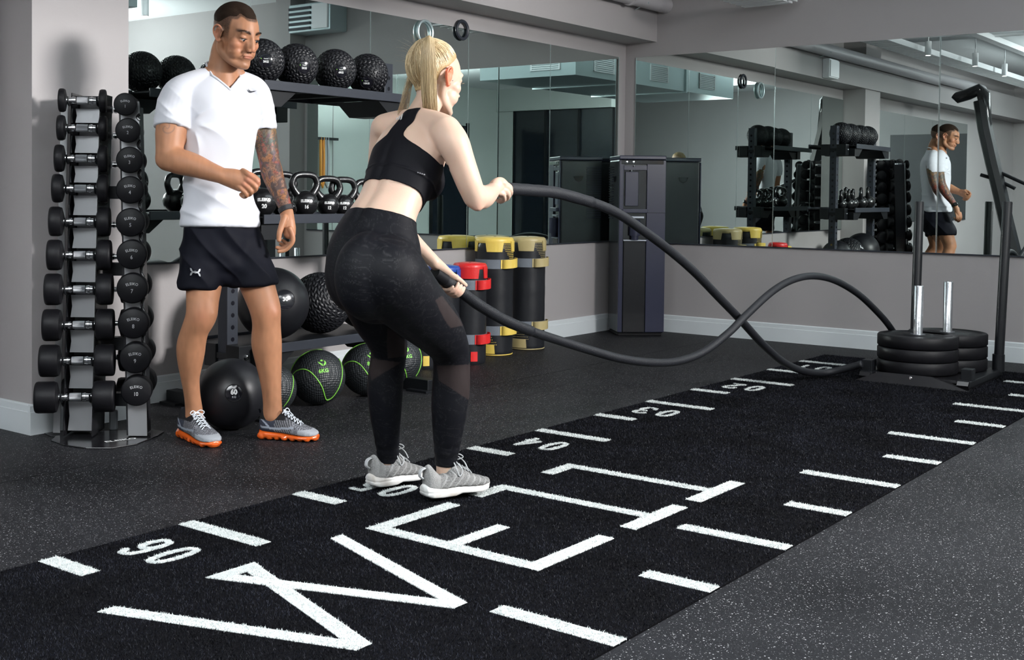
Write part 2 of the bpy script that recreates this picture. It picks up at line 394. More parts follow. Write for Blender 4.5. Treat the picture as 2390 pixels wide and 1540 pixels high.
# air duct above the turf
t=thing('air_duct','large galvanised air duct with outlet grilles hanging above the turf','air duct',(-4.6,-1.2,2.38))
obj('duct_body',MB().bb((-7.0,-1.87,2.38),(-3.0,-.5,2.72)),GALV,t,smooth=0)
for x in (-4.2,-5.6): obj('duct_flange',MB().bb((x-.015,-1.89,2.365),(x+.015,-.48,2.735)),GALV,t,smooth=0)
def grille(c,w,h,ax):
    m=MB()
    if ax=='x':
        m.bb((c[0]-.006,c[1]-w/2,c[2]-h/2),(c[0]+.006,c[1]-w/2+.02,c[2]+h/2)); m.bb((c[0]-.006,c[1]+w/2-.02,c[2]-h/2),(c[0]+.006,c[1]+w/2,c[2]+h/2))
        for i in range(9): m.bb((c[0]-.005,c[1]-w/2,c[2]-h/2+i*h/9),(c[0]+.005,c[1]+w/2,c[2]-h/2+i*h/9+.012))
    else:
        m.bb((c[0]-w/2,c[1]-.006,c[2]-h/2),(c[0]-w/2+.02,c[1]+.006,c[2]+h/2)); m.bb((c[0]+w/2-.02,c[1]-.006,c[2]-h/2),(c[0]+w/2,c[1]+.006,c[2]+h/2))
        for i in range(9): m.bb((c[0]-w/2,c[1]-.005,c[2]-h/2+i*h/9),(c[0]+w/2,c[1]+.005,c[2]-h/2+i*h/9+.012))
    return m
for x in (-3.6,-4.9,-6.2): obj('grille',grille((x,-.494,2.55),.45,.2,'y'),WP,t,smooth=0)
obj('grille',grille((-2.994,-.9,2.55),.4,.2,'x'),WP,t,smooth=0)
for x in (-3.3,-5,-6.7): 
    for y in (-1.8,-.57): obj('hanger_rod',MB().cyl((x,y,2.72),(x,y,ZC),.006,6),GALV,t)
# air-conditioner on the right wall and the coiled hoses
t=thing('air_conditioner','grey wall air-conditioner unit reflected above the balls','air conditioner',(-.25,-1.45,2.6))
obj('casing',MB().bb((-.28,-1.75,2.58),(XR,-1.2,2.85)),GALV,t,smooth=0,bevel=.01)
obj('front_panel',MB().bb((-.30,-1.42,2.6),(-.28,-1.22,2.83)),WP,t,smooth=0)
m=MB()
for i in range(5): m.bb((-.295,-1.74,2.6+i*.048),(-.28,-1.45,2.625+i*.048))
obj('louvre',m,BLK2,t,smooth=0)
def ring(c,n,R,r,k,m,label,name):
    t=MB(); n=Vector(n).normalized(); a=n.orthogonal().normalized(); b=n.cross(a); c=Vector(c)
    for j in range(k):
        cc=c+n*(j*r*1.9); rr=R*(1-.05*(j%2))
        t.tube([cc+a*math.cos(i*math.tau/40)*rr+b*math.sin(i*math.tau/40)*rr for i in range(40)],r,8,closed=True)
    o=obj(name,t,m); tag(o,label,'ring'); return o
ring(pl(993,75,1,1.825),(0,1,0),.072,.008,2,GALV,'coil of pale cable stuck on the mirror above the woman','cable_coil')
o=ring(pl(1079,70,1,1.828),(0,1,0),.058,.011,1,BLK2,'dark round hoop at the mirror top edge','cable_hoop')
# emergency light box on the beam
t=thing('emergency_light','white box light fixed to the beam, seen in the right-hand mirror','light box',(-3.75,1.56,2.38))
obj('casing',MB().bb((-3.88,1.5,2.262),(-3.62,1.574,2.455)),WP,t,smooth=0,bevel=.006)
obj('diffuser',MB().bb((-3.87,1.49,2.275),(-3.63,1.5,2.44)),mat('opal_diffuser',(.8,.82,.84),.4),t,smooth=0)
# rear of the room, met only in the mirrors
DK=mat('dark_smoked_glass',(0.012,0.016,0.022),0.12,0.0,coat=.3)
t=struct('trim_1',MB().bb((-9.7,YS,2.55),(-9.5,-3.9,ZC)),WALLW,smooth=0)
struct('wall_partition',MB().bb((-9.7,YS,0),(-9.55,-6.0,2.55)),WALLW,smooth=0)
t=thing('dark_glass_screen','dark glass partition at the rear of the room','partition',(-9.6,-5,0))
for k in range(3): obj('glass_panel',MB().bb((-9.66,-6.0+k*.7,0),(-9.62,-5.33+k*.7,2.55)),DK,t,smooth=0)
for k in range(4): obj('screen_post',MB().bb((-9.68,-6.02+k*.7,0),(-9.58,-5.98+k*.7,2.55)),BLK,t,smooth=0)
t=thing('dark_glass_door','dark glazed door in the pale south wall','door',(-8.1,YS,0))
obj('glass_panel',MB().bb((-8.6,YS,0),(-7.65,YS+.03,2.25)),DK,t,smooth=0)
for x in (-8.64,-7.65): obj('door_frame',MB().bb((x,YS,0),(x+.04,YS+.05,2.3)),BLK,t,smooth=0)
for x in (-6.6,-5.4,-4.2,-3.0,-1.8): struct('trim_2',MB().bb((x,YS,.1),(x+.012,YS+.008,ZC)),WALL,smooth=0)
t=struct('door_1',MB().bb((XW,.1,0),(XW+.05,1.3,2.1)),mat('dark_grey_door',(.05,.05,.055),.5),smooth=0)
t=thing('resistance_band_rack','rack hung with coloured resistance bands on the pale south wall','band rack',(-5.0,YS+.1,1.5))
obj('rail',MB().bb((-5.4,YS+.05,1.86),(-4.5,YS+.12,1.9)),BLK,t,smooth=0)
for k,(c,dx) in enumerate((((.1,.55,.05),0),((.02,.25,.5),.1),((.45,.7,.08),.18),((.75,.3,.05),.45),((.4,.4,.42),.55))):
    x=-4.6-dx; m=MB(); m.tube([(x-.03,YS+.1,1.9),(x-.034,YS+.11,1.6),(x-.03,YS+.11,1.2),(x,YS+.12,1.13),(x+.03,YS+.11,1.2),(x+.034,YS+.11,1.6),(x+.03,YS+.1,1.9)],.022,8)
    obj('resistance_band',m,mat('band_%d'%k,c,.6),t)

# ------------------------------------------------------------------ turf
DIG={'0':[[(.5+.5*math.cos(t*math.tau/16)*abs(math.cos(t*math.tau/16))**-.25 if abs(math.cos(t*math.tau/16))>.01 else .5,.5+.5*math.sin(t*math.tau/16)) for t in range(17)]],
 '1':[[(.15,.78),(.62,1),(.62,0)]],'2':[[(0,.76),(.12,.95),(.5,1),(.88,.94),(1,.75),(.9,.55),(.05,.08),(0,0),(1,0)]],
 '3':[[(0,.85),(.2,.98),(.6,1),(.95,.88),(.97,.66),(.75,.54),(.4,.53)],[(.75,.54),(1,.4),(1,.16),(.8,.02),(.4,0),(.1,.05),(0,.2)]],
 '4':[[(.75,0),(.75,1),(0,.3),(1,.3)]],'5':[[(.95,1),(.12,1),(.04,.55),(.4,.63),(.8,.58),(1,.4),(1,.18),(.8,.02),(.4,0),(.1,.04),(0,.16)]],
 '6':[[(.98,.82),(.8,.97),(.5,1),(.2,.94),(.02,.70),(0,.3),(.15,.05),(.5,0),(.85,.06),(1,.28),(.88,.50),(.5,.58),(.15,.48),(.02,.3)]]}
def turf_shapes():
    "white inlays as lists of quads/polygons in floor metres, with names"
    out=[]
    for k2 in range(2,15):
        k=k2/2; X=-k
        if X>TX1-.07: continue
        lL,lR=(.361,.361) if k2%2==0 else (.205,.215)
        out.append(('tick_mark',[[(X,0),(X+.062,0),(X+.062,-lL),(X,-lL)]]))
        out.append(('tick_mark',[[(X,-TW),(X,-TW+lR),(X+.062,-TW+lR),(X+.062,-TW)]]))
    def seg(a,b,w=.056,e0=0,e1=0):
        a=np.array(a,float);b=np.array(b,float);d=(b-a)/np.linalg.norm(b-a);n=np.array([-d[1],d[0]])*w/2; a=a-d*e0; b=b+d*e1
        return [tuple(a+n),tuple(b+n),tuple(b-n),tuple(a-n)]
    def clipband(a,b,w=.050):
        "slanted stroke with ends cut parallel to the letter's top and bottom"
        hw=w/2*math.hypot(b[0]-a[0],b[1]-a[1])/abs(b[1]-a[1])
        return [(a[0]-hw,a[1]),(a[0]+hw,a[1]),(b[0]+hw,b[1]),(b[0]-hw,b[1])]
    t,bt=-.475,-1.145
    out.append(('letter',[clipband((-6.613,t),(-6.38,bt)),clipband((-6.38,bt),(-6.137,t)),clipband((-6.262,t),(-6.012,bt)),clipband((-6.012,bt),(-5.772,t)),[(-6.288,t),(-6.11,t),(-6.125,t-.046),(-6.268,t-.046)]]))
    out.append(('letter',[[(-5.648,-.48),(-5.59,-.48),(-5.59,-1.13),(-5.648,-1.13)],[(-5.648,-.48),(-5.23,-.48),(-5.23,-.535),(-5.648,-.535)],[(-5.6,-.77),(-5.34,-.77),(-5.34,-.82),(-5.6,-.82)],[(-5.648,-1.08),(-5.23,-1.08),(-5.23,-1.135),(-5.648,-1.135)]]))
    for c in (-4.926,-4.478):
        out.append(('letter',[[(c-.028,-.475),(c+.024,-.475),(c+.024,-1.1),(c-.028,-1.1)],[(c-.17,-.472),(c+.024,-.472),(c+.024,-.525),(c-.17,-.525)],[(c-.175,-1.08),(c+.178,-1.08),(c+.178,-1.138),(c-.175,-1.138)]]))
    for k in range(1,7):
        for ch,yc in (('0',-.247),(str(k),-.122)):
            polys=[]
            for ln in DIG[ch]:
                q=[(-k-.217-(y_-.5)*.160, yc+(x_-.5)*(.058 if ch!='1' else .040)) for x_,y_ in ln]
                for a_,b_ in zip(q,q[1:]): polys.append(seg(a_,b_,.0225))
                for p_ in q: polys.append([(p_[0]+.01125*math.cos(t_*math.tau/8),p_[1]+.01125*math.sin(t_*math.tau/8)) for t_ in range(8)])
            out.append(('numeral',polys))
    return out
SH=turf_shapes()
TB=mat('black_turf_backing',(0.003,0.003,0.004),0.85,spec=.05,bump=(300,.6))
def fibre_mat(name,c1,c2,spec,rough):
    m=mat(name,c1,rough,spec=spec); nt=m.node_tree; N=nt.nodes; L=nt.links; b=N['Principled BSDF']
    g=N.new('ShaderNodeNewGeometry'); mx=N.new('ShaderNodeMixRGB'); mx.inputs[1].default_value=(*c1,1); mx.inputs[2].default_value=(*c2,1)
    L.new(g.outputs['Random Per Island'],mx.inputs[0])
    tc=N.new('ShaderNodeTexCoord'); n=N.new('ShaderNodeTexNoise'); n.inputs['Scale'].default_value=2.6; n.inputs['Detail'].default_value=7; n.inputs['Roughness'].default_value=.7; L.new(tc.outputs['Object'],n.inputs['Vector'])
    rr=N.new('ShaderNodeMapRange'); rr.inputs['From Min'].default_value=.38; rr.inputs['From Max'].default_value=.68; rr.inputs['To Min'].default_value=1.0 if c1[0]>.1 else .55; rr.inputs['To Max'].default_value=1.0 if c1[0]>.1 else 3.2; L.new(n.outputs['Fac'],rr.inputs['Value'])
    m2=N.new('ShaderNodeVectorMath'); m2.operation='SCALE'; L.new(mx.outputs[0],m2.inputs[0]); L.new(rr.outputs[0],m2.inputs['Scale']); L.new(m2.outputs[0],b.inputs['Base Color']); return m
TBF=fibre_mat('black_turf_fibre',(0.0012,0.0012,0.002),(0.007,0.0078,0.0115),.10,.5)
TWF=fibre_mat('white_turf_fibre',(0.40,0.43,0.43),(0.60,0.63,0.62),.2,.7)
turf=thing('turf_track','long black artificial turf lane with white distance marks','turf',(-4.5,-.8,0))
obj('turf_backing',MB().bb((TX0,-TW,-.004),(TX1,0,.003)),TB,turf,smooth=0)
mk=MB()
for nm,polys in SH:
    m=MB()
    for ip,p in enumerate(polys):
        if nm=='numeral': m.prism([(x,y,.001) for x,y in p],(0,0,.0035+ip*.00006)); mk.add([(x,y,.0045) for x,y in p],[tuple(range(len(p)))])
        else:
            a=sum(p[i][0]*p[(i+1)%len(p)][1]-p[(i+1)%len(p)][0]*p[i][1] for i in range(len(p)))
            q=p if a>0 else p[::-1]
            m.prism([(x,y,.001+ip*.0002) for x,y in q],(0,0,.0035+ip*.0002)); mk.add([(x,y,.0045) for x,y in q],[tuple(range(len(q)))])
    obj(nm,m,TWF,turf,smooth=0)
def pile():
    rng=np.random.default_rng(5)
    bm=bmesh.new(); me=mk.mesh('tmp',smooth=0); bm.from_mesh(me); tree=BVHTree.FromBMesh(bm)
    # denser toward the camera
    n=470000; u=rng.random(n); X=-7.6+ (7.6+TX1)*u**1.55; Y=-TW*rng.random(n)
    white=np.array([tree.ray_cast(Vector((x+dx,y+dy,.1)),Vector((0,0,-1)))[0] is not None for x,y,dx,dy in zip(X,Y,rng.normal(0,.0015,n),rng.normal(0,.0015,n))])
    for k,(name,M_,h0,h1,w) in enumerate((('turf_pile',TBF,.006,.0105,.0018),('white_turf_pile',TWF,.0065,.0105,.0026))):
        sel=white if k else ~white
        x=X[sel];y=Y[sel];nn=len(x)
        if k: # thicken the white pile
            jx=rng.normal(0,.006,(2,nn)); x=np.concatenate([x,x+rng.normal(0,.0012,nn)]); y=np.concatenate([y,y+rng.normal(0,.0012,nn)]); nn=len(x)
        sc=1+np.clip((x+7.4)/7,0,1)*1.3
        a=rng.random(nn)*math.pi; h=rng.uniform(h0,h1,nn); lean=rng.normal(0,.0030,(2,nn))
        V=np.empty((nn,3,3)); ww=w*sc/2
        V[:,0]=np.stack([x-np.cos(a)*ww,y-np.sin(a)*ww,np.full(nn,.002)],1)
        V[:,1]=np.stack([x+np.cos(a)*ww,y+np.sin(a)*ww,np.full(nn,.002)],1)
        V[:,2]=np.stack([x+lean[0],y+lean[1],h],1)
        V-=np.array((-4.5,-.8,0))
        m=bpy.data.meshes.new(name); m.vertices.add(nn*3); m.vertices.foreach_set('co',V.reshape(-1)); m.loops.add(nn*3); m.loops.foreach_set('vertex_index',np.arange(nn*3,dtype=np.int32))
        m.polygons.add(nn); m.polygons.foreach_set('loop_start',np.arange(0,nn*3,3,dtype=np.int32)); m.polygons.foreach_set('loop_total',np.full(nn,3,dtype=np.int32)); m.update(); m.validate()
        m.materials.append(M_); o=bpy.data.objects.new(name,m); COL.objects.link(o); o.parent=turf; o['kind']='stuff'
pile()
# ------------------------------------------------------------------ ball and kettlebell rack
RX0,RX1,RYP=-4.585,-3.47,1.38       # posts
SHF,SHB=1.17,1.66                   # shelf front / back
rack=thing('storage_rack','black steel three-tier rack holding medicine balls and kettlebells','storage rack',(-4.03,1.4,0))
for x in (RX0,RX1):
    p=obj('upright',MB().bb((x-.034,RYP-.034,0.02),(x+.034,RYP+.034,1.765)),BLK2,rack,smooth=0,bevel=.003)
    h=MB()
    for i in range(28):
        z=.12+i*.058; h.lathe([(0,0),(.011,0),(.011,.0012),(0,.0012)],(x+.034,RYP,z),(1,0,0),10); h.lathe([(0,0),(.011,0),(.011,.0012),(0,.0012)],(x,RYP-.034,z),(0,-1,0),10)
    o=sub('punched_holes',h,VGLOSS,p); o['kind']='stuff'
    obj('foot_beam',MB().bb((x-.035,1.02,0.0),(x+.035,1.80,.065)),BLK,rack,smooth=0,bevel=.004)
    obj('foot_plate',MB().bb((x-.075,1.0,.0),(x+.075,1.14,.012)),BLK,rack,smooth=0)
    obj('foot_plate',MB().bb((x-.075,1.68,.0),(x+.075,1.80,.012)),BLK,rack,smooth=0)
for z,d in ((1.585,.045),(.952,.045),(.335,.045)):
    tl=-.03
    s=MB(); s.bb((RX0+.036,SHF,z-d),(RX1-.036,SHF+.012,z)); s.bb((RX0+.036,SHB-.012,z-d),(RX1-.036,SHB,z+.0)); 
    obj('shelf_lip',s,BLK2,rack,smooth=0,bevel=.002)
    s=MB(); s.bb((RX0+.036,SHF+.012,z-.022),(RX1-.036,SHB-.012,z-.014)); obj('shelf_tray',s,BLK,rack,smooth=0)
    for k in range(1,4): obj('shelf_rib',MB().bb((RX0+(RX1-RX0)*k/4-.012,SHF+.012,z-d),(RX0+(RX1-RX0)*k/4+.012,SHB-.012,z-.022)),BLK,rack,smooth=0)
    for x,sg in ((RX0,1),(RX1,-1)):
        # wedge bracket under the shelf end and the clamp box round the post
        y0=SHF+.02
        pts=[(x+sg*.036,y0,z-d),(x+sg*.036,y0,z-d-.075),(x+sg*.16,y0,z-d-.075),(x+sg*.26,y0,z-d)]
        obj('wedge_bracket',MB().prism(pts if sg>0 else pts[::-1],(0,.30,0)),BLK,rack,smooth=0)
        b=MB(); b.bb((x-.045,RYP-.13,z-.115),(x+.045,RYP-.036,z-.005)); b.bb((x-.045,RYP+.036,z-.115),(x+.045,RYP+.12,z-.005)); b.bb((x-.041,RYP-.13,z-.075),(x-.035,RYP+.12,z-.045)); b.bb((x+.035,RYP-.13,z-.075),(x+.041,RYP+.12,z-.045))
        obj('clamp_bracket',b,BLK,rack,smooth=0,bevel=.003)
        obj('bracket_bolt',MB().lathe([(0,0),(.012,0),(.012,.01),(.008,.014),(0,.014)],(x,RYP-.13,z-.06),(0,-1,0),8),CHROME,rack)

# ------------------------------------------------------------------ slam balls with tyre tread
def tread_ball(R, rows=19, seed=1, nu=340, nv=190, depth=.004, cap=17):
    "axis +Z carries the badge; lugs stand proud in slanted rows"
    mb=MB(); v=[(0,0,R)]; f=[]
    for j in range(1,nv):
        th=math.pi*j/nv
        for i in range(nu):
            ph=2*math.pi*i/nu; d=math.degrees(th)
            h=0
            if cap<d<180-cap:
                row=(d-cap)/(180-2*cap)*rows; k=int(row); fr=row-k
                nl=max(6,int(round(30*math.sin(math.radians(cap+(k+.5)*(180-2*cap)/rows)))))
                x=(ph/(2*math.pi)*nl+(.5 if k%2 else 0)+(fr-.5)*(.55 if k%2 else -.55))%1
                if .16<fr<.84 and .22<x<.74: h=1
            r=R-depth+depth*h
            if d<=cap or d>=180-cap: r=R-depth*.4
            v.append((r*math.sin(th)*math.cos(ph),r*math.sin(th)*math.sin(ph),r*math.cos(th)))
    v.append((0,0,-R))
    mb2=MB().sphere((0,0,0),R,nu,nv); mb2.v=v
    return mb2.mesh('tread_ball_shell',smooth=180)
TREAD=tread_ball(.112); TREAD.materials.append(RUBBALL)
BIGTREAD=tread_ball(.16,rows=26,depth=.004); BIGTREAD.materials.append(RUBBALL)
def orient(o,axis,loc,up=(0,0,1)):
    z=Vector(axis).normalized(); x=Vector(up).cross(z).normalized(); y=z.cross(x)
    o.matrix_world=Matrix.Translation(Vector(loc))@Matrix((x,y,z)).transposed().to_4x4()
def badge_ball(name,label,group,c,R,axis,mesh,txt,up=(0,0,1),bad=.30,kgc=WTXT,smoothball=False):
    c=Vector(c)
    me=mesh if mesh else MB().sphere((0,0,0),R,72,48).mesh(name,smooth=180)
    if not mesh: me.materials.append(RUBBALL)
    o=bpy.data.objects.new(name,me); COL.objects.link(o); orient(o,axis,c,up); tag(o,label,'exercise ball',group)
    def child(nm,mb,m,sm=180):
        mm=mb.mesh(nm,smooth=sm); mm.materials.append(m); q=bpy.data.objects.new(nm,mm); COL.objects.link(q); q.parent=o; return q
    rb=R*bad
    d=MB(); R2=R*1.002
    prof=[(0.0001,R2)]+[(R2*math.sin(a),R2*math.cos(a)) for a in [bad*k/8 for k in range(1,9)]]
    d.lathe([(r,h) for r,h in prof]+[(R*.96*math.sin(bad),R*.96*math.cos(bad))],(0,0,0),(0,0,1),36); child('badge',d,VGLOSS,60)
    g=MB(); g.tube([(R*1.001*math.sin(bad*1.03)*math.cos(i*math.tau/48),R*1.001*math.sin(bad*1.03)*math.sin(i*math.tau/48),R*math.cos(bad*1.03)) for i in range(48)],R*.014,6,closed=True); child('badge_rim',g,RUB)
    pj=sphere_proj((0,0,0),R2+.0006)
    for s,h,dy,mm,ws,bo,spn in txt:
        t=MB(); add_text(t,s,(0,dy*R,R),(1,0,0),(0,1,0),h*R,ws,bo,spn,proj=pj); child('print',t,mm,0)
    if len(txt)>1 and txt[1][0]=='Physical':
        t=MB(); add_shape(t,[(-1,-.6),(1,-.6),(0,1)],(-.20*R,.085*R,R),(1,0,0),(0,1,0),.03*R,proj=pj); child('green_mark',t,GREEN,0)
    return o
toC=lambda p,dx=0,dz=0: (Vector(_C)-Vector(p)).normalized()+Vector((0,0,dz))+RH*dx
zt=1.585-.014
tb=[]
for k,(u,kg) in enumerate(((611,'3KG'),(691,'5KG'),(782,'6KG'),(858,'10KG'))):
    y=1.37; p=pl(u,150,1,y); p.z=zt+.112+.012
    tb.append(p)
# two more stand hidden behind the man and show in the mirror
sp=tb[1]-tb[0]
kgs=['3KG','5KG','6KG','10KG']
names=['tread-pattern slam ball marked 3KG beside the man\'s face',
 'tread-pattern slam ball marked 5KG on the top shelf','tread-pattern slam ball marked 6KG, second from the right on top','tread-pattern slam ball marked 10KG at the right end of the top shelf']
for k,p in enumerate(tb):
    ax=toC(p,[.18,.42,.30,-.05][k],[.05,-.06,-.04,-.42][k])
    badge_ball('slam_ball',names[k],'tread-pattern slam balls on the top shelf',p,.112,ax,TREAD,
        [(kgs[k],.10,-.045,WTXT,1.0,.04,1.0),('Physical',.055,.075,WTXT,1.0,.02,1.0),][:2],bad=.30)
# lower shelf
p=pl(637,735,1,1.37); p.z=.335+.181-.012
badge_ball('slam_ball','big smooth black slam ball on the lower shelf behind the man\'s knee','large balls on the lower shelf',p,.18,toC(p,.38,.12),None,[('30',.12,.02,WTXT,1,.03,1)],bad=.27)
p2=pl(768,735,1,1.39); p2.z=.335+.16-.012
badge_ball('slam_ball','tread-pattern ball on the lower shelf beside the woman\'s hip','large balls on the lower shelf',(p.x+.355,1.39,p2.z),.16,toC(p2,1.2,.5),BIGTREAD,[('20',.12,.02,WTXT,1,.03,1)],bad=.27)
badge_ball('slam_ball','smooth black slam ball at the right end of the lower shelf','large balls on the lower shelf',(p.x+.685,1.39,.335+.15-.012),.15,toC(p2,.3,0),None,[('15',.12,.02,WTXT,1,.03,1)],bad=.27)

# ------------------------------------------------------------------ floor balls
b60=pl(541,920,1,.98); R60=.158
d60=b60; c=pd(541,920,(b60-Vector(_C)).dot(FW)); c=pl(541,1000,2,0)
cx_=pd(541,919,5.36); cx_.z=R60
badge_ball('slam_ball','matt black slam ball marked 60 kg on the floor between the man\'s feet','balls on the floor',cx_,R60,toC(cx_,.06,.02),None,[('60',.155,.035,WTXT,.95,.05,1),('KG',.06,-.105,GTXT,1,.01,1)],bad=.23)
NET=mat('dimpled_black_rubber',(0.018,0.021,0.024),.42)
def dimple(m):
    nt=m.node_tree;N=nt.nodes;L=nt.links;b=N['Principled BSDF'];tc=N.new('ShaderNodeTexCoord');v=N.new('ShaderNodeTexVoronoi');v.inputs['Scale'].default_value=95;v.inputs['Randomness'].default_value=.12
    L.new(tc.outputs['Object'],v.inputs['Vector']);bp=N.new('ShaderNodeBump');bp.inputs['Strength'].default_value=1;bp.inputs['Distance'].default_value=.004;bp.invert=True;L.new(v.outputs['Distance'],bp.inputs['Height']);L.new(bp.outputs[0],b.inputs['Normal'])
dimple(NET)
LIME=mat('lime_green_print',(0.22,0.62,0.08),.5)
def med_ball(label,c,R,kg,axis,up,lx=.1):
    c=Vector(c); me=MB().sphere((0,0,0),R,64,44).mesh('medicine_ball',smooth=180); me.materials.append(NET)
    o=bpy.data.objects.new('medicine_ball',me); COL.objects.link(o); orient(o,axis,c,up); tag(o,label,'medicine ball','green-lined medicine balls on the floor')
    def child(nm,mb,m,sm=180):
        mm=mb.mesh(nm,smooth=sm); mm.materials.append(m); q=bpy.data.objects.new(nm,mm); COL.objects.link(q); q.parent=o
    pj=sphere_proj((0,0,0),R*1.004)
    # lime seam: a tongue-shaped loop in the ball's own frame
    def S(x,y):
        v=Vector((x,y,0)); r=min(v.length,2.6); d=v.normalized() if v.length>0 else Vector((1,0,0))
        return Vector((d.x*math.sin(r),d.y*math.sin(r),math.cos(r)))*R*1.0
    pts=smoothpath([(-1.05,.95,0),(-.45,1.05,0),(-.0,1.1,0),(.6,1.15,0)],8)
    for path in ([(-1.5,.1,0),(-.95,.28,0),(-.45,.12,0),(-.08,-.45,0),(.08,-1.02,0),(.2,-1.22,0),(.45,-1.12,0),(.78,-.6,0),(.98,.0,0),(1.12,.7,0)],[(-1.45,.55,0),(-.85,1.0,0),(-.2,1.25,0),(.4,1.35,0)]):
        m=MB(); m.tube([S(p.x,p.y) for p in smoothpath(path,8)],R*.022,6); child('seam_line',m,GREEN)
    # logo: disc head and two curved leaves, then the weight
    L0=Vector((lx*R,.28*R,R))
    disc=[(.62*.42*math.cos(a),.9+.62*.42*math.sin(a)) for a in [i*math.tau/20 for i in range(20)]]
    lf=[(-.85,.75),(-.62,.2),(-.25,-.22),(.0,-.5),(.12,-.2),(-.2,.15),(-.5,.45)]
    rt=[(.35,.95),(.72,.75),(.85,.35),(.75,-.05),(.4,-.35),(.12,-.42),(.35,.05),(.55,.35),(.5,.7)]
    m=MB()
    for poly in (disc,lf,rt): add_shape(m,poly,L0,(1,0,0),(0,1,0),.19*R,proj=pj)
    child('logo_print',m,LIME,0)
    m=MB(); add_text(m,kg,(lx*R,.02*R,R),(1,0,0),(0,1,0),.15*R,1.05,.035,1.0,proj=pj); child('weight_print',m,LIME,0)
def fb(u,v,R,y=None):
    lo,hi=3.,9.
    for _ in range(50):
        m_=(lo+hi)/2
        if pd(u,v,m_).z>R: lo=m_
        else: hi=m_
    return pd(u,v,lo)
for lab,u,v,R,kg,dx,dz,roll_ in (('green-lined medicine ball marked 4KG half hidden behind the man\'s shin',652,898,.115,'4KG',.0,.12,0),
     ('green-lined medicine ball marked 6KG beside the man\'s left foot',742,880,.137,'6KG',.12,.22,-.12),
     ('green-lined medicine ball marked 8KG between the 6KG ball and the woman\'s leg',858,862,.137,'8KG',.08,.22,-.1),
     ('green-lined medicine ball marked 10KG behind the woman\'s calves',928,843,.137,'10KG',.32,.18,-.1)):
    c=fb(u,v,R); up=Vector((0,0,1))+RH*roll_
    if kg=='4KG': c=Vector(pd(652,898,4.99+.0)); c=fb(648,900,R)+Vector((-.08,-.05,0)); c.z=R
    med_ball(lab,c,R,kg,toC(c,dx,dz),up)


# ------------------------------------------------------------------ kettlebells
def kettlebell(label,p,R,kg,front,face,gr):
    t=thing('kettlebell',label,'kettlebell',p,gr); p=Vector(p)
    side=Vector((front.y,-front.x,0)); z=Vector((0,0,1)); c=p+z*R*.93
    b=MB(); b.sphere(c,(R,R,R*.97),48,32)
    for i,vv in enumerate(b.v):
        if vv[2]<p.z: b.v[i]=(vv[0],vv[1],p.z)
    obj('bell',b,CAST,t,smooth=180)
    w=.074; hz=R*1.8; top=R*.93+R+.062
    pts=[c+side*(-w*.55)+z*(R*.62),c+side*(-w*.82)+z*(R*1.0),c+side*(-w*.98)+z*(R+.028),c+side*(-w*.8)+z*(R+.062),c+side*(-w*.45)+z*(R+.074),c+z*(R+.076),c+side*(w*.45)+z*(R+.074),c+side*(w*.8)+z*(R+.062),c+side*(w*.98)+z*(R+.028),c+side*(w*.82)+z*(R*1.0),c+side*(w*.55)+z*(R*.62)]
    pth=smoothpath(pts,5); n=len(pth); rr=[.0165+.007*(abs(i/(n-1)-.5)*2)**4 for i in range(n)]
    obj('handle',MB().tube(pth,rr,14),CAST,t,smooth=180)
    if kg:
        fd=face.normalized(); rd=Vector((-fd.y,fd.x,0)).normalized(); ud=Vector((0,0,1))
        pj=sphere_proj(c,R*1.013); m=MB()
        add_text(m,'ELEIKO',c+fd*R+ud*R*.2,rd,ud,R*.24,1.0,.05,1.0,proj=pj); add_text(m,kg,c+fd*R-ud*R*.25,rd,ud,R*.32,.85,.05,1.0,proj=pj)
        obj('weight_print',m,WTXT,t,smooth=0)
zk=.952-.0135
kb=[(611,.074,'20',1.38,'marked 20, half hidden behind the man\'s forearm'),(658,.07,'16',1.52,'marked 16 behind the tattooed forearm'),(711,.069,'16',1.36,'marked 16, right of the tattooed wrist'),(765,.060,'12',1.38,'marked 12, beside the woman\'s waist on its left'),(801,.058,'12',1.38,'marked 12, nearest the woman\'s back')]
for k,(u,R,kg,y,lab) in enumerate(kb):
    p=pl(u,470,1,y-.03); p.z=zk
    face=(Vector(_C)-p); face.z=0; face=face.normalized()+RH*.18
    kettlebell('black iron kettlebell '+lab,p,R,kg,Vector((-.28,-1,0)).normalized(),face,'iron kettlebells on the middle shelf')
kettlebell('black iron kettlebell at the right end of the middle shelf behind the woman',(-3.63,1.36,zk),.054,'8',Vector((-.28,-1,0)).normalized(),Vector((-.6,-.8,0)),'iron kettlebells on the middle shelf')

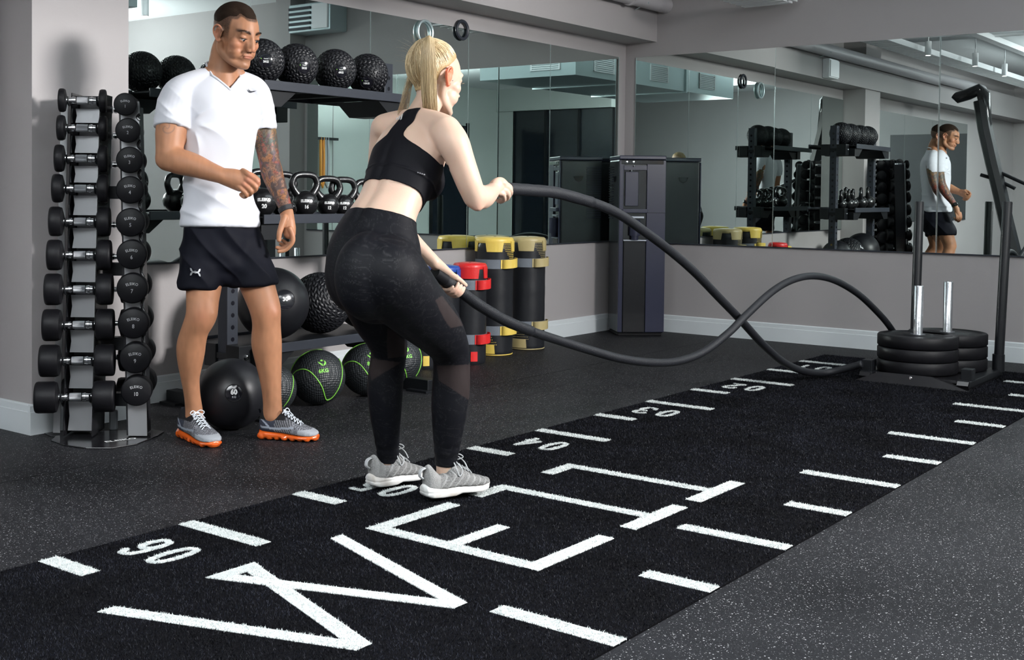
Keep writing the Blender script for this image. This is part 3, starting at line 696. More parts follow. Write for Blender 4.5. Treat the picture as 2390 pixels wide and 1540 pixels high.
# ------------------------------------------------------------------ dumbbell tower
def dumbbell(label,c,axis,R,W,G,kg,gr,front_text=None,up=(0,0,1)):
    "c centre, axis along the bar, R head radius, W head length, G half gap"
    c=Vector(c); a=Vector(axis).normalized(); t=thing('dumbbell',label,'dumbbell',c,gr); r=.012
    for s in (-1,1):
        b=a*s; q=c+b*G; e=min(.012,W*.25)
        obj('head',MB().lathe([(0,0),(R*.55,0),(R*.93,e*.6),(R,e*1.6),(R,W-e),(R*.97,W-e*.3),(R*.9,W),(0,W)],q,b,40),RUB,t,smooth=50)
    obj('bar_end',MB().lathe([(.0,-G-.004),(.0155,-G-.004),(.0155,-G+.004),(.0125,-G+.006),(.0145,-G*.55),(.0155,-G*.42)],c,a,24),CHROME,t)
    obj('bar_end',MB().lathe([(.0,-G-.004),(.0155,-G-.004),(.0155,-G+.004),(.0125,-G+.006),(.0145,-G*.55),(.0155,-G*.42)],c,-a,24),CHROME,t)
    for s in (-1,1): obj('bar_collar',MB().lathe([(.0145,0),(.0168,.001),(.0168,.0085),(.0145,.0095)],c+a*s*G*.5,a*s,24),CHROME,t)
    obj('knurled_grip',MB().lathe([(.0150,-G*.36),(.0165,-G*.34),(.0172,0),(.0165,G*.34),(.0150,G*.36)],c,a,24),KNURL,t)
    if front_text:
        fd=-a if a.dot(Vector(_C)-c)<0 else a; cc=c+fd*(G+W); z=Vector(up); x=z.cross(fd).normalized(); m=MB()
        # arched maker's name over the number
        v,f=text_geo('ELEIKO',.02,1.12); Rr=R*.95; h=R*.17
        pts=[]
        for px_,py_ in v:
            an=px_*h/Rr; rr=Rr*.42+py_*h; pts.append(cc+fd*.0007+x*math.sin(an)*(Rr+py_*h)+z*((math.cos(an)-1)*Rr+R*.30+py_*h))
        m.add(pts,f); add_text(m,front_text,cc-z*R*.18,x,z,R*.26,.85,.01,1.0,depth=.0007)
        obj('face_print',m,GTXT,t,smooth=0)
    return t
DEP=5.10
vA=[235,299,370,440,517,595,675,758,841,926]; uA=[193,192,190,188,187,186,185,184,181,176]
LB=[54,58,64,66,70,72,74,74,76,70]     # head heights in pixels
uL=[150,150,148,145,138,132,127,122,119,112]  # centre px of left heads (approx) for widths
wH=[.030,.034,.040,.046,.056,.062,.070,.076,.084,.094]
TWR=pl(232,1020,2,0)
towerA=[];Hh=[]
ords=['top','second','third','fourth','fifth','sixth','seventh','eighth','ninth','lowest']
axA=(RH*.985+FH*.17).normalized()
for k in range(10):
    c=pd(uA[k],vA[k],DEP-.012*k/9); R=.052+.0022*k+.00*k
    R=[.050,.054,.058,.0605,.063,.065,.067,.0675,.068,.0665][k]; G=.0665+.002*(k/9)
    dumbbell('round black dumbbell, %s from the top of the tower\'s front column'%ords[k] if k not in(0,9) else 'round black rubber dumbbell, %s of the tower\'s front column'%('topmost' if k==0 else 'lowest'),c,axA,R,wH[k],G,k+1,'dumbbells in the tower\'s front column')
    towerA.append(c); Hh.append((c.z,R,wH[k],G))
vB=[243,304,373,443,519,594,673,755,836,913]; uB=[292,298,302,303,304,307,308,311,315,318]
axB=(FH*.98-RH*.16).normalized()
for k in range(10):
    R,W,G=Hh[k][1]*.97,Hh[k][2],Hh[k][3]
    cf=pd(uB[k],vB[k],DEP-.02); c=cf+axB*(G+W); c.z=cf.z
    dumbbell('black dumbbell, end face marked %d, %s in the tower\'s right column'%(k+1,['at the top','second down','third down','fourth down','fifth down','sixth down','seventh down','eighth down','ninth down','at the bottom'][k]),c,axB,R,W,G,k+1,'dumbbells in the tower\'s right column',front_text=str(k+1))
for k in range(10):
    c=towerA[k]+FH*.25+RH*.035; c.z=towerA[k].z-.02
    dumbbell('round black rubber dumbbell behind the tower\'s front column, %s row'%ords[k],c,axA,Hh[k][1]*.95,Hh[k][2],Hh[k][3],k+1,'dumbbells in the tower\'s rear column')
# tower frame
PANEL=mat('satin_grey_panel',(0.34,0.35,0.36),.36,.6,bump=(500,.05))
PANELD=mat('gloss_dark_panel',(0.02,0.02,0.023),.22)
cA0,cA9=towerA[0],towerA[9]
tw=thing('dumbbell_tower','black upright dumbbell tower with oval foot plates beside the pillar','dumbbell rack',(TWR.x,TWR.y,0))
def at(z,r,f):   # point of the tower: r along image-right, f along view depth, from front column line
    base=cA0+(cA9-cA0)*((cA0.z-z)/(cA0.z-cA9.z)); return Vector((base.x,base.y,z))+RH*r+FH*f
ztop=cA0.z+.02
def vplate(name,r,f0,f1,z0,z1,m,th=.004,n=14,hooks=None):
    mb=MB(); R_=[]
    for i in range(n+1):
        z=z0+(z1-z0)*i/n; R_.append([at(z,r-th/2,f0),at(z,r+th/2,f0),at(z,r+th/2,f1),at(z,r-th/2,f1)])
    mb.rings(R_); return obj(name,mb,m,tw,smooth=0)
# curved front panel segments (one between each pair of bars)
for k in range(10):
    z1=towerA[k].z-.03; z0=towerA[k+1].z+.026 if k<9 else .03
    mb=MB(); R_=[]
    for i in range(5):
        z=z0+(z1-z0)*i/4; wv=.052+.006*abs(i/4-.5)*2
        R_.append([at(z,-wv+.01,.062),at(z,wv+.01,.062),at(z,wv+.01,.066),at(z,-wv+.01,.066)])
    mb.rings(R_); obj('front_panel',mb,PANEL,tw,smooth=0)
for r in (-.056,.066): vplate('side_plate',r,.028,.21,.012,ztop+.015,GLOSSBLK)
vplate('back_plate',.005,.13,.20,.012,ztop+.01,PANELD,th=.11)
vplate('outer_edge',-.108,.10,.104,.012,ztop,PANEL,th=.03)
# cradle hooks under every bar
for k in range(10):
    c=towerA[k]
    for r in (-.056,.066):
        mb=MB(); q=Vector((c.x,c.y,c.z)); pts=[]
        for a in range(0,11):
            an=math.pi+math.pi*a/10; pts.append(q+RH*r+FH*(.021*math.cos(an))+Vector((0,0,.021*math.sin(an))))
        mb.tube([q+RH*r+FH*-.021+Vector((0,0,.016))]+pts+[q+RH*r+FH*.06+Vector((0,0,-.002))],.0045,6,flat=None); obj('cradle',mb,BLK,tw)
# right column
cB=pd(300,243,DEP); cB9=pd(316,913,DEP)
def atb(z,r,f):
    b=cB+(cB9-cB)*((cB.z-z)/(cB.z-cB9.z)); return Vector((b.x,b.y,z))+RH*r+FH*f
mb=MB(); mb.rings([[atb(z,-.045,.04),atb(z,.034,.04),atb(z,.034,.05),atb(z,-.045,.05)] for z in [.012+i*(ztop-.03)/14 for i in range(15)]]); obj('right_panel',mb,PANEL,tw,smooth=0)
mb=MB(); mb.rings([[atb(z,-.055,.05),atb(z,.02,.05),atb(z,.02,.17),atb(z,-.055,.17)] for z in [.012+i*(ztop-.05)/14 for i in range(15)]]); obj('right_column',mb,PANELD,tw,smooth=0)
for k in range(9):
    z0=pd(uB[k+1],vB[k+1],DEP).z+.045; z1=pd(uB[k],vB[k],DEP).z-.04
    pts=[atb(z0+(z1-z0)*i/8,.04+.012*math.sin(math.pi*i/8+math.pi),.03) for i in range(9)]
    obj('curved_strap',MB().tube(pts,.006,8),GLOSSBLK,tw)
for z in (1.05,.72,.40,.16): obj('cross_brace',MB().box((at(z,.13,.10)+atb(z,-.05,.10))/2,((atb(z,-.05,0)-at(z,.06,0)).length+.03,.05,.055),ax=(RH,FH,Vector((0,0,1)))),BLK,tw,smooth=0)
obj('foot_block',MB().box(pl(262,1005,2,0)+Vector((0,0,.045))+FH*.02,(.035,.03,.09),ax=(RH,FH,Vector((0,0,1)))),mat('grey_steel_block',(.3,.32,.34),.4,.3),tw,smooth=0,bevel=.008)
# two curved glossy foot plates
def arcplate(poly,h,name):
    mb=MB(); mb.prism([pl(u,v,2,0) for u,v in poly],(0,0,h)); return obj(name,mb,GLOSSBLK,tw,smooth=0,bevel=.002)
arcplate([(119,1030),(150,1041),(200,1048),(260,1048),(320,1038),(357,1024),(345,1014),(300,1006),(140,1012)],.006,'foot_plate')
arcplate([(103,1013),(128,1009),(150,1010),(140,1022),(120,1020)],.005,'foot_plate')
arcplate([(328,1032),(340,1029),(368,1019),(384,1009),(352,1003),(320,999),(318,1010)],.005,'foot_plate')
m=MB(); q0=pl(245,1031,2,.0072); q1=pl(318,1022,2,.0072); xd=(q1-q0).normalized(); add_text(m,'ELEIKO',(q0+q1)/2,xd,Vector((-xd.y,xd.x,0)),.026,(q1-q0).length/.026/4.2,.03,1,depth=0)
obj('plate_print',m,WTXT,tw,smooth=0)

# ------------------------------------------------------------------ heavy bags
def bag(label,u,y,R,H,cols,ang=0,loops=True,gr='punch bags leaning on the left wall',mesh=True,u2=None,wr='BOXING'):
    p=pl(u,700,1,y); p.z=0; t=thing('punch_bag',label,'punch bag',p,gr); base,strap=cols
    rnd=random.Random(int(u)); n=48
    prof=[(0,0),(R*.95,0),(R,.012)]+[(R*(1+.005*math.sin(i*1.7+u)+.006*rnd.random()),.03+i*(H-.07)/18) for i in range(19)]+[(R*.99,H-.035),(R*.96,H-.012)]
    b=MB(); b.lathe(prof+[(R*.9,H-.004),(0,H)],p,(0,0,1),n); obj('bag_body',b,BAGB,t,smooth=60)
    fc=(Vector(_C)-p); a0=math.atan2(fc.y,fc.x)+ang
    def patch(name,z0,z1,h0,h1,m,k0=None,off=.003,n=14,rr=None):
        n=60 if h0>3 else n
        "curved patch between angles a0-h..a0+h; trapezoid half widths h0 (bottom) h1 (top)"
        mb=MB(); R_=[]
        for j in range(5):
            z=z0+(z1-z0)*j/4; h=h0+(h1-h0)*j/4; rI=(rr or R)+off
            c0=(k0 or 0)
            outer=[p+Vector((math.cos(a0+c0-h+2*h*i/n)*rI,math.sin(a0+c0-h+2*h*i/n)*rI,z)) for i in range(n+1)]
            inner=[p+Vector((math.cos(a0+c0+h-2*h*i/n)*(rI-off*1.6),math.sin(a0+c0+h-2*h*i/n)*(rI-off*1.6),z)) for i in range(n+1)]
            R_.append(outer+inner)
        mb.rings(R_); return obj(name,mb,m,t,smooth=50)
    obj('top_cap',MB().lathe([(R*1.0,H-.028),(R*1.015,H-.02),(R*1.01,H-.004),(R*.93,H+.006),(R*.5,H+.012),(0,H+.010)],p,(0,0,1),n),base,t,smooth=60)
    obj('cap_hole',MB().lathe([(0,H+.0125),(.008,H+.0125),(.008,H+.0135),(0,H+.0135)],p-FH*R*.3,(0,0,1),12),RUB,t)
    for q in (.0,1.45,-1.5,3.0): patch('colour_patch',H-.085,H-.015,.40 if H>.7 else .50,.48 if H>.7 else .58,base,q,.006)
    if mesh:
        # dotted triangles: studs standing proud
        mb=MB()
        for top in (0,1):
            for j in range(9):
                for i in range(15):
                    frac=j/9; aa=.35+i*.068; 
                    if top: z=H-.035-j*.0115; ok=i*.068>frac*.6
                    else: z=.17-j*.016 if j else .18; aa=-.75+i*.075; ok=(i*.075<.35+j*.10); 
                    if not ok or z<.07: continue
                    an=a0+aa+(.034 if j%2 else 0); q=p+Vector((math.cos(an)*(R+.0015),math.sin(an)*(R+.0015),z))
                    mb.lathe([(.0026,0),(.0026,.0012),(0,.0016)],q,(math.cos(an),math.sin(an),0),6)
        o=obj('stud_pattern',mb,base,t,smooth=0); o['kind']='stuff'
        patch('colour_patch',.015,.075,.42,.38,base,-.35,.005)
        obj('bottom_piping',MB().tube([p+Vector((math.cos(i*math.tau/36)*R*.99,math.sin(i*math.tau/36)*R*.99,.006)) for i in range(36)],.004,6,closed=True),base,t)
    else:
        patch('colour_patch',.02,.08,.2,.2,base,.3,.005)
    zs=([H-.165,.165] if H>.7 else [H-.125,.155])
    for j,z in enumerate(zs):
        patch('webbing_band',z-.03,z+.03,math.pi*.999,math.pi*.999,WEB,0,.003)
        patch('strap_base',z-.029,z+.029,.62,.62,strap,.95,.006)
        # carrying loop bulging away from the bag
        mb=MB(); R_=[]
        for i in range(13):
            s=i/12; an=a0+.42+1.0*s; bul=math.sin(math.pi*s)**.6*.032
            q0=R+.008+bul; c_=Vector((math.cos(an),math.sin(an),0)); zz=z+.012*s
            R_.append([p+c_*q0+Vector((0,0,zz-.029)),p+c_*(q0+.005)+Vector((0,0,zz-.029)),p+c_*(q0+.005)+Vector((0,0,zz+.029)),p+c_*q0+Vector((0,0,zz+.029))])
        mb.rings(R_); obj('carry_strap',mb,strap,t,smooth=60)
    return t
bag('tall black punch bag with yellow cap and yellow straps',1153,1.68,.125,.765,(YEL,YEL))
bag('tall black punch bag with khaki cap and khaki straps, nearest the water cooler',1229,1.69,.125,.758,(KHA,KHA),ang=-.05)
bag('short black punch bag with red cap and red strap',1096,1.55,.105,.618,(REDV,REDV),mesh=False)
bag('short black punch bag with blue cap behind the woman\'s rope hand',1035,1.62,.10,.605,(BLUV,BLUV),mesh=False)
bag('short black punch bag with yellow cap, hidden behind the woman\'s hip',985,1.64,.095,.575,(YEL,YEL),mesh=False)

# ------------------------------------------------------------------ water cooler
COOL=mat('anthracite_plastic',(0.017,0.019,0.042),.28,bump=(200,.006)); COOLS=mat('black_satin_side',(0.030,0.034,0.039),.25,coat=.3)
NICKEL=mat('brushed_nickel_trim',(.3,.32,.36),.3,.9)
A_=pl(1441,784.5,2,0); B_=pl(1549,784.5,2,0); xd=(B_-A_).normalized(); nd=Vector((xd.y,-xd.x,0));  # nd should point toward the camera
if nd.dot(Vector(_C)-A_)<0: nd=-nd
Wc=(B_-A_).length; Hc=1.355; Dc=.34
ct=thing('water_cooler','tall anthracite freestanding water cooler in the room corner','water cooler',((A_.x+B_.x)/2,(A_.y+B_.y)/2,0))
Z=Vector((0,0,1)); ax3=(xd,nd,Z)
def cb(name,x0,x1,y0,y1,z0,z1,m,bevel=.004,smooth=0):
    "box in cooler frame: x across the front from left, y depth behind the face (negative = proud), z height"
    return obj(name,MB().box(A_+xd*((x0+x1)/2)-nd*((y0+y1)/2)+Z*((z0+z1)/2),(x1-x0,abs(y1-y0),z1-z0),ax=ax3),m,ct,smooth=smooth,bevel=bevel)
cb('cabinet',0,Wc,.012,Dc,.02,Hc-.03,COOLS,.012)
cb('kick_base',.01,Wc-.01,.03,Dc-.02,0,.02,RUB)
cb('top_lid',-.002,Wc+.002,.0,Dc+.002,Hc-.03,Hc,COOL,.006)
nx=Wc*.50; x0=Wc*.09; x1=x0+nx
za,zb,zc_,zd=.72,.93,.965,1.245     # cup niche, shelf, upper niche
cb('front_fascia',x1,Wc,0,.012,.03,Hc-.035,COOL,.003)
cb('front_fascia',0,x0,0,.012,.03,Hc-.035,COOL,.003)
cb('front_fascia',x0,x1,0,.012,zd,Hc-.075,COOL,.002)
cb('control_panel',x0-.02,Wc-.02,-.003,.004,Hc-.065,Hc-.035,VGLOSS,.002)
for i in (0,1): obj('control_button',MB().lathe([(0,0),(.008,0),(.008,.003),(0,.004)],A_+xd*(x0+.02+i*.05)+nd*.004+Z*(Hc-.05),nd,14),CHROME,ct)
cb('lower_door',x0+.006,x1-.006,-.002,.012,.03,za,GLOSSBLK,.003)
cb('niche_back',x0,x1,.011,.0125,za,zd,VGLOSS,.0)
cb('niche_panel',x0+.012,x1-.065,-.001,.010,zc_+.012,zd-.012,COOL,.003)
cb('drip_shelf',x0-.01,x1+.006,-.022,.012,zb-.005,zb+.025,COOL,.004)
cb('cup_holder_bar',x0+.012,x1-.02,-.012,.010,zb-.045,zb-.03,NICKEL,.002)
obj('cup_tube',MB().lathe([(.028,0),(.028,.03),(.04,.03),(.04,.15),(0,.15)],A_+xd*(x0+nx*.48)+nd*.012+Z*(za+.005),Z,20),COOL,ct)
cb('shelf_edge',x0,x1,-.012,.012,za-.006,za+.004,NICKEL,.002)
cb('seam',0,Wc,-.0005,.012,.925,.928,VGLOSS,0)
for zz,xx in ((zd+.002,x0+.055),(Hc-.072,x0+.075)): obj('water_nozzle',MB().lathe([(0,0),(.007,0),(.006,.012),(0,.014)],A_+xd*xx+nd*.006+Z*zz,-Z,12),CHROME,ct)
# side vents and recessed handle on the left side, back and right
for i in range(22): obj('vent_slat',MB().box(A_-nd*(Dc*.80)-xd*.003+Z*(1.27-i*.0185),(.008,Dc*.34,.006),ax=ax3),COOL,ct,smooth=0)
obj('side_handle',MB().prism([A_-nd*(Dc*q)-xd*.001+Z*z for q,z in ((.32,1.20),(.55,1.20),(.52,1.17),(.44,1.155),(.36,1.17))],-xd*.004),VGLOSS,ct,smooth=0)
obj('side_handle',MB().prism([B_-nd*(Dc*q)+xd*.001+Z*z for q,z in ((.32,1.20),(.55,1.20),(.52,1.17),(.44,1.155),(.36,1.17))],xd*.004),VGLOSS,ct,smooth=0)
for i in range(7): obj('vent_slat',MB().box(A_-nd*(Dc+.002)+xd*Wc*.5+Z*(.95+i*.016),(Wc*.5,.006,.006),ax=ax3),COOL,ct,smooth=0)

# ------------------------------------------------------------------ weight sled
st=thing('weight_sled','black push sled with two steel load posts and two tall push handles','sled',(-1.15,-.86,0))
sx0,sx1,sy0,sy1=-1.50,-.80,-.56,-1.17
rz=.052
obj('base_frame',MB().bb((sx0+.03,sy0,.016),(sx1,sy0-.07,rz)),BLK,st,smooth=0,bevel=.004)
obj('base_frame',MB().bb((sx0+.03,sy1,.016),(sx1,sy1+.07,rz)),BLK,st,smooth=0,bevel=.004)
obj('deck_plate',MB().bb((sx0+.05,sy0-.06,.03),(sx1,sy1+.06,rz-.004)),GLOSSBLK,st,smooth=0)
for y in (sy0-.035,sy1+.035): obj('runner',MB().prism([(sx0-.0,y-.03,.03),(sx0+.03,y-.03,.001),(sx1,y-.03,.001),(sx1,y-.03,.018),(sx0+.02,y-.03,.05)],(0,.06,0)),GLOSSBLK,st,smooth=0)
# front skirt plate sloping up in the middle
obj('front_plate',MB().add([(sx0-.02,sy0+.01,.003),(sx0+.0,sy0-.12,.062),(sx0+.0,sy1+.20,.062),(sx0-.02,sy1-.01,.003),(sx0+.03,sy0+.01,.0),(sx0+.05,sy0-.12,.055),(sx0+.05,sy1+.20,.055),(sx0+.03,sy1-.01,.0)],
  [(0,1,2,3),(7,6,5,4),(0,4,5,1),(1,5,6,2),(2,6,7,3),(0,3,7,4)]),GLOSSBLK,st,smooth=0)
obj('plate_bolt',MB().lathe([(0,0),(.008,0),(.008,.004),(0,.005)],(sx0-.004,-.86,.045),(-1,0,.2),10),CHROME,st)
for y in (sy0-.03,sy1+.03): obj('corner_socket',MB().bb((sx0+.06,y-.03,rz-.004),(sx0+.13,y+.03,.115)),BLK,st,smooth=0,bevel=.004)
s1=Vector((-1.245,-.815,0)); s2=Vector((-.98,-.905,0))
for q,h in ((s1,.55),(s2,.565)):
    obj('load_post',MB().lathe([(0,0),(.026,0),(.026,h-rz-.004),(.023,h-rz),(.018,h-rz),(.018,h-rz-.02),(0,h-rz-.02)],q+Z*rz,Z,28),mat('zinc_tube',(.55,.57,.6),.25,.95,bump=(60,.08)),st,smooth=50)
for (u,vt,y,lean) in ((2146,470,-.60,0),(2352,470,-1.105,0)):
    x=-.84; 
    ya=None
    for it in range(60):
        yy_=-.3-it*.02
        if pl(u,vt,1,yy_).x<x: break
    top=pl(u,vt,0,-.85); 
    fbp=pl({2146:2133,2352:2330}[u],860,0,-.85); fbp.z=rz
    fbp=Vector((-.85,fbp.y,rz)); top=Vector((-.85,top.y,top.z))
    obj('push_handle',MB().lathe([(.0275,0),(.0275,(top-fbp).length-.006),(.024,(top-fbp).length),(0,(top-fbp).length)],fbp,top-fbp,28),BLK,st,smooth=50)
    obj('handle_socket',MB().cyl(fbp+Z*-.01,fbp+Z*.09,.034,24),BLK,st)
for q,top_ in ((s1,3),(s2,3)):
    pass
def plate(label,c,R,h,gr,up):
    t=thing('weight_plate',label,'weight plate',c,gr)
    b=MB(); b.lathe([(.0,0),(.03,0),(R*.9,0),(R-.006,.001),(R,.008),(R,h-.008),(R-.006,h-.001),(R*.86,h),(R*.84,h-.004),(R*.4,h-.004),(R*.38,h),(.045,h),(.03,h-.002)],c,Z,64); obj('rubber_disc',b,RUB,t,smooth=45)
    obj('centre_ring',MB().lathe([(.028,h-.006),(.028,h+.001),(.042,h+.001),(.042,h-.003)],c,Z,32),NICKEL,t)
for q,nm,R,gr in ((s1,'near',.222,'rubber plates on the near load post'),(s2,'far',.222,'rubber plates on the far load post')):
    for k in range(3):
        plate('black rubber bumper plate, %s of three on the %s load post'%(['bottom','middle','top'][k],nm),Vector((q.x,q.y,rz+.001+k*.072)),R,.070,gr,None)

# ------------------------------------------------------------------ battle rope (one rope, looped round the sled)
hR=pl(1178,442,1,-.60); hL=pl(1045,656,1,-.15)
def yint(tab,u):
    us=[a for a,b in tab]; return float(np.interp(u,us,[b for a,b in tab]))
r1=[(1172,438),(1197,441),(1240,444),(1300,450),(1380,472),(1440,497),(1500,537),(1560,582),(1620,634),(1680,696),(1730,748),(1780,803),(1830,846),(1880,867),(1930,869),(1980,858),(2012,849)]
t1=[(1172,-.48),(1500,-.46),(1780,-.38),(1880,-.36),(1940,-.42),(1980,-.52),(2012,-.60)]
r2=[(1030,648),(1050,662),(1075,680),(1120,713),(1180,748),(1240,773),(1300,793),(1380,818),(1450,837),(1520,846),(1580,843),(1640,822),(1700,777),(1740,737),(1800,682),(1850,653),(1900,644),(1950,655),(2000,684),(2040,720),(2075,760)]
t2=[(1030,-.28),(1300,-.30),(1600,-.40),(1900,-.52),(2075,-.62)]
P1=[pl(u,v,1,yint(t1,u)) for u,v in r1]; P2=[pl(u,v,1,yint(t2,u)) for u,v in r2]
P1=[Vector((p.x,p.y,max(p.z,.022))) for p in P1]; P2=[Vector((p.x,p.y,max(p.z,.022))) for p in P2]
back=[Vector((-.74,-.58,.30)),Vector((-.66,-.75,.16)),Vector((-.68,-.95,.10)),Vector((-.74,-1.12,.075)),]
rt=thing('battle_rope','long black battle rope held by the woman and looped round the sled','rope',(-3,-.4,0))
full=P1[1:]+[Vector((-1.30,-.565,.085))]
obj('rope_strand',MB().tube(smoothpath(P1,6),[.0205]*(6*(len(P1)-1)+1),16),ROPE,rt,smooth=180)
obj('rope_strand',MB().tube(smoothpath(P2+[Vector((-.98,-.64,.15)),Vector((-1.0,-.62,.09))],6),.019,16),ROPE,rt,smooth=180)
# thicker wrapped grips
g1=smoothpath(P1[:5],6); obj('grip_sleeve',MB().tube(g1,[.0225+.0006*math.sin(i*1.9) for i in range(len(g1))],18),ROPE,rt,smooth=180)
d2=(P2[0]-P2[1]).normalized()
g2=smoothpath([P2[0]+d2*.012]+P2[:6],6); obj('grip_sleeve',MB().tube(g2,[.0215+.0005*math.sin(i*1.7) for i in range(len(g2))],18),ROPE,rt,smooth=180)
obj('end_cap',MB().cyl(P2[0]+d2*.045,P2[0]-d2*.02,.0235,24),RUB,rt)

# ------------------------------------------------------------------ climbing ski trainer, met in the right mirror
mt=thing('climbing_machine','tall black cardio machine with curved head, seen in the right-hand mirror','exercise machine',(-6.9,.72,0))
def rp(u,v,x):
    d=ray(u,v); t=(XR-_C[0])/d[0]; p=_C+t*d; d=d*np.array([-1,1,1]); t=(x-p[0])/d[0]; return Vector(p+t*d)
X_=-6.9
ml=[(2245,215),(2270,222),(2283,300),(2300,360),(2322,440),(2340,520),(2358,590)]
obj('main_rail',MB().tube([rp(u,v,X_) for u,v in [(2290,235),(2300,300),(2318,380),(2335,450),(2350,520),(2368,592)]]+[rp(2372,620,X_)*1],.085,8),BLK,mt,smooth=30)
obj('head_cover',MB().tube([rp(u,v,X_) for u,v in [(2228,222),(2236,228),(2262,220),(2285,210),(2297,222),(2302,260),(2310,320)]],[.045,.07,.07,.075,.08,.06,.04],10),GLOSSBLK,mt,smooth=40)
obj('handlebar',MB().tube([rp(2290,408,X_),rp(2330,420,X_),rp(2370,440,X_)],.022,10),BLK,mt)
obj('handlebar',MB().tube([rp(2330,400,X_),rp(2385,425,X_),rp(2420,440,X_)],.022,10),BLK,mt)
q=rp(2368,592,X_)
obj('machine_base',MB().bb((X_-.5,q.y-.35,0),(X_+.25,q.y+.3,.12)),BLK,mt,smooth=0,bevel=.02)
obj('lower_post',MB().tube([rp(2366,585,X_),Vector((X_-.1,q.y-.05,.08))],.07,10),BLK,mt)
# ------------------------------------------------------------------ people: tools
def dome_limb(mb, pts, radii, ref=None, n=20, flat0=False, flat1=False, sub_=5):
    "tapered limb through pts; radii r or (ra,rb) with ra along ref; domed ends unless flat"
    P=[Vector(p) for p in pts]; R=[(r,r) if not hasattr(r,'__len__') else r for r in radii]
    ts=[];rs=[]
    for k in range(len(P)-1):
        p0=P[max(k-1,0)];p1=P[k];p2=P[k+1];p3=P[min(k+2,len(P)-1)]
        q0=R[max(k-1,0)];q1=R[k];q2=R[k+1];q3=R[min(k+2,len(P)-1)]
        for i in range(sub_):
            t=i/sub_
            ts.append(0.5*((2*p1)+(p2-p0)*t+(2*p0-5*p1+4*p2-p3)*t*t+(3*p1-p0-3*p2+p3)*t**3))
            rs.append(tuple(max(.002,0.5*((2*b)+(c-a)*t+(2*a-5*b+4*c-d)*t*t+(3*b-a-3*c+d)*t**3)) for a,b,c,d in zip(q0,q1,q2,q3)))
    ts.append(P[-1]); rs.append(R[-1])
    rings=[]; m=len(ts); up=None
    def ring(c,t,r,s,off=0):
        nonlocal up
        if ref is not None: u=(Vector(ref)-t*Vector(ref).dot(t)).normalized()
        elif up is None: u=t.orthogonal().normalized()
        else: u=(up-t*up.dot(t)).normalized()
        up=u; w=t.cross(u)
        return [c+t*off+u*math.cos(2*math.pi*i/n)*r[0]*s+w*math.sin(2*math.pi*i/n)*r[1]*s for i in range(n)]
    for k in range(m):
        t=(ts[min(k+1,m-1)]-ts[max(k-1,0)]).normalized(); r=rs[k]
        if k==0 and not flat0:
            for a in (80,60,40,20): rings.append(ring(ts[0],t,r,math.cos(math.radians(a)),-min(r)*math.sin(math.radians(a))))
        rings.append(ring(ts[k],t,r,1))
        if k==m-1 and not flat1:
            for a in (20,40,60,80): rings.append(ring(ts[k],t,r,math.cos(math.radians(a)),min(r)*math.sin(math.radians(a))))
    mb.rings(rings)
def ellip(mb,c,r,ax=None,n=24):
    c=Vector(c); ax=ax or (Vector((1,0,0)),Vector((0,1,0)),Vector((0,0,1)))
    b=MB().sphere((0,0,0),1,n,n//2+2)
    mb.add([c+ax[0]*(v[0]*r[0])+ax[1]*(v[1]*r[1])+ax[2]*(v[2]*r[2]) for v in b.v],b.f)
def fuse(mb, voxel, smooth_it=6, fac=.5):
    "voxel-fuse overlapping closed pieces into one continuous skin; returns (verts Nx3, faces Mx4)"
    me=mb.mesh('tmp',smooth=0); o=bpy.data.objects.new('tmp',me); COL.objects.link(o)
    r=o.modifiers.new('r','REMESH'); r.mode='VOXEL'; r.voxel_size=voxel; r.adaptivity=0
    s=o.modifiers.new('s','SMOOTH'); s.factor=fac; s.iterations=smooth_it
    dg=bpy.context.evaluated_depsgraph_get(); ev=o.evaluated_get(dg); m2=bpy.data.meshes.new_from_object(ev)
    bpy.data.objects.remove(o); bpy.data.meshes.remove(me); return m2
def blend(mb, voxel, it, fac=.5):
    "soften the joins of rough forms: fuse, smooth and hand back as pieces"
    me=fuse(mb,voxel,it,fac); o=bpy.data.objects.new('tmp',me); COL.objects.link(o); sb=o.modifiers.new('s','SUBSURF'); sb.levels=1; sb.render_levels=1
    dg=bpy.context.evaluated_depsgraph_get(); m2=bpy.data.meshes.new_from_object(o.evaluated_get(dg)); out=MB()
    out.add([tuple(v.co) for v in m2.vertices],[tuple(p.vertices) for p in m2.polygons]); bpy.data.objects.remove(o); bpy.data.meshes.remove(m2); bpy.data.meshes.remove(me); return out
def vco(me): a=np.empty(len(me.vertices)*3); me.vertices.foreach_get('co',a); return a.reshape(-1,3)
def vno(me): a=np.empty(len(me.vertices)*3); me.vertex_normals.foreach_get('vector',a); return a.reshape(-1,3)
def setco(me,a): me.vertices.foreach_set('co',a.reshape(-1)); me.update()
def setcol(me,c):
    at=me.color_attributes.new('Col','FLOAT_COLOR','POINT'); at.data.foreach_set('color',np.concatenate([c,np.ones((len(c),1))],1).reshape(-1).astype(np.float32))
def sm(x,a,b): t=np.clip((x-a)/(b-a),0,1); return t*t*(3-2*t)
def gauss(V,c,r): d=V-np.array(c); return np.exp(-(d**2).sum(1)/(r*r))
def finish(name,me,m,parent,smooth=True,label=None):
    ox,oy,oz=parent.location; V=vco(me); V-=np.array((ox,oy,oz)); setco(me,V)
    me.polygons.foreach_set('use_smooth',[smooth]*len(me.polygons)); me.materials.clear()
    for x in (m if isinstance(m,(list,tuple)) else [m]): me.materials.append(x)
    o=bpy.data.objects.new(name,me); COL.objects.link(o); o.parent=parent
    if label: o['label']=label
    return o
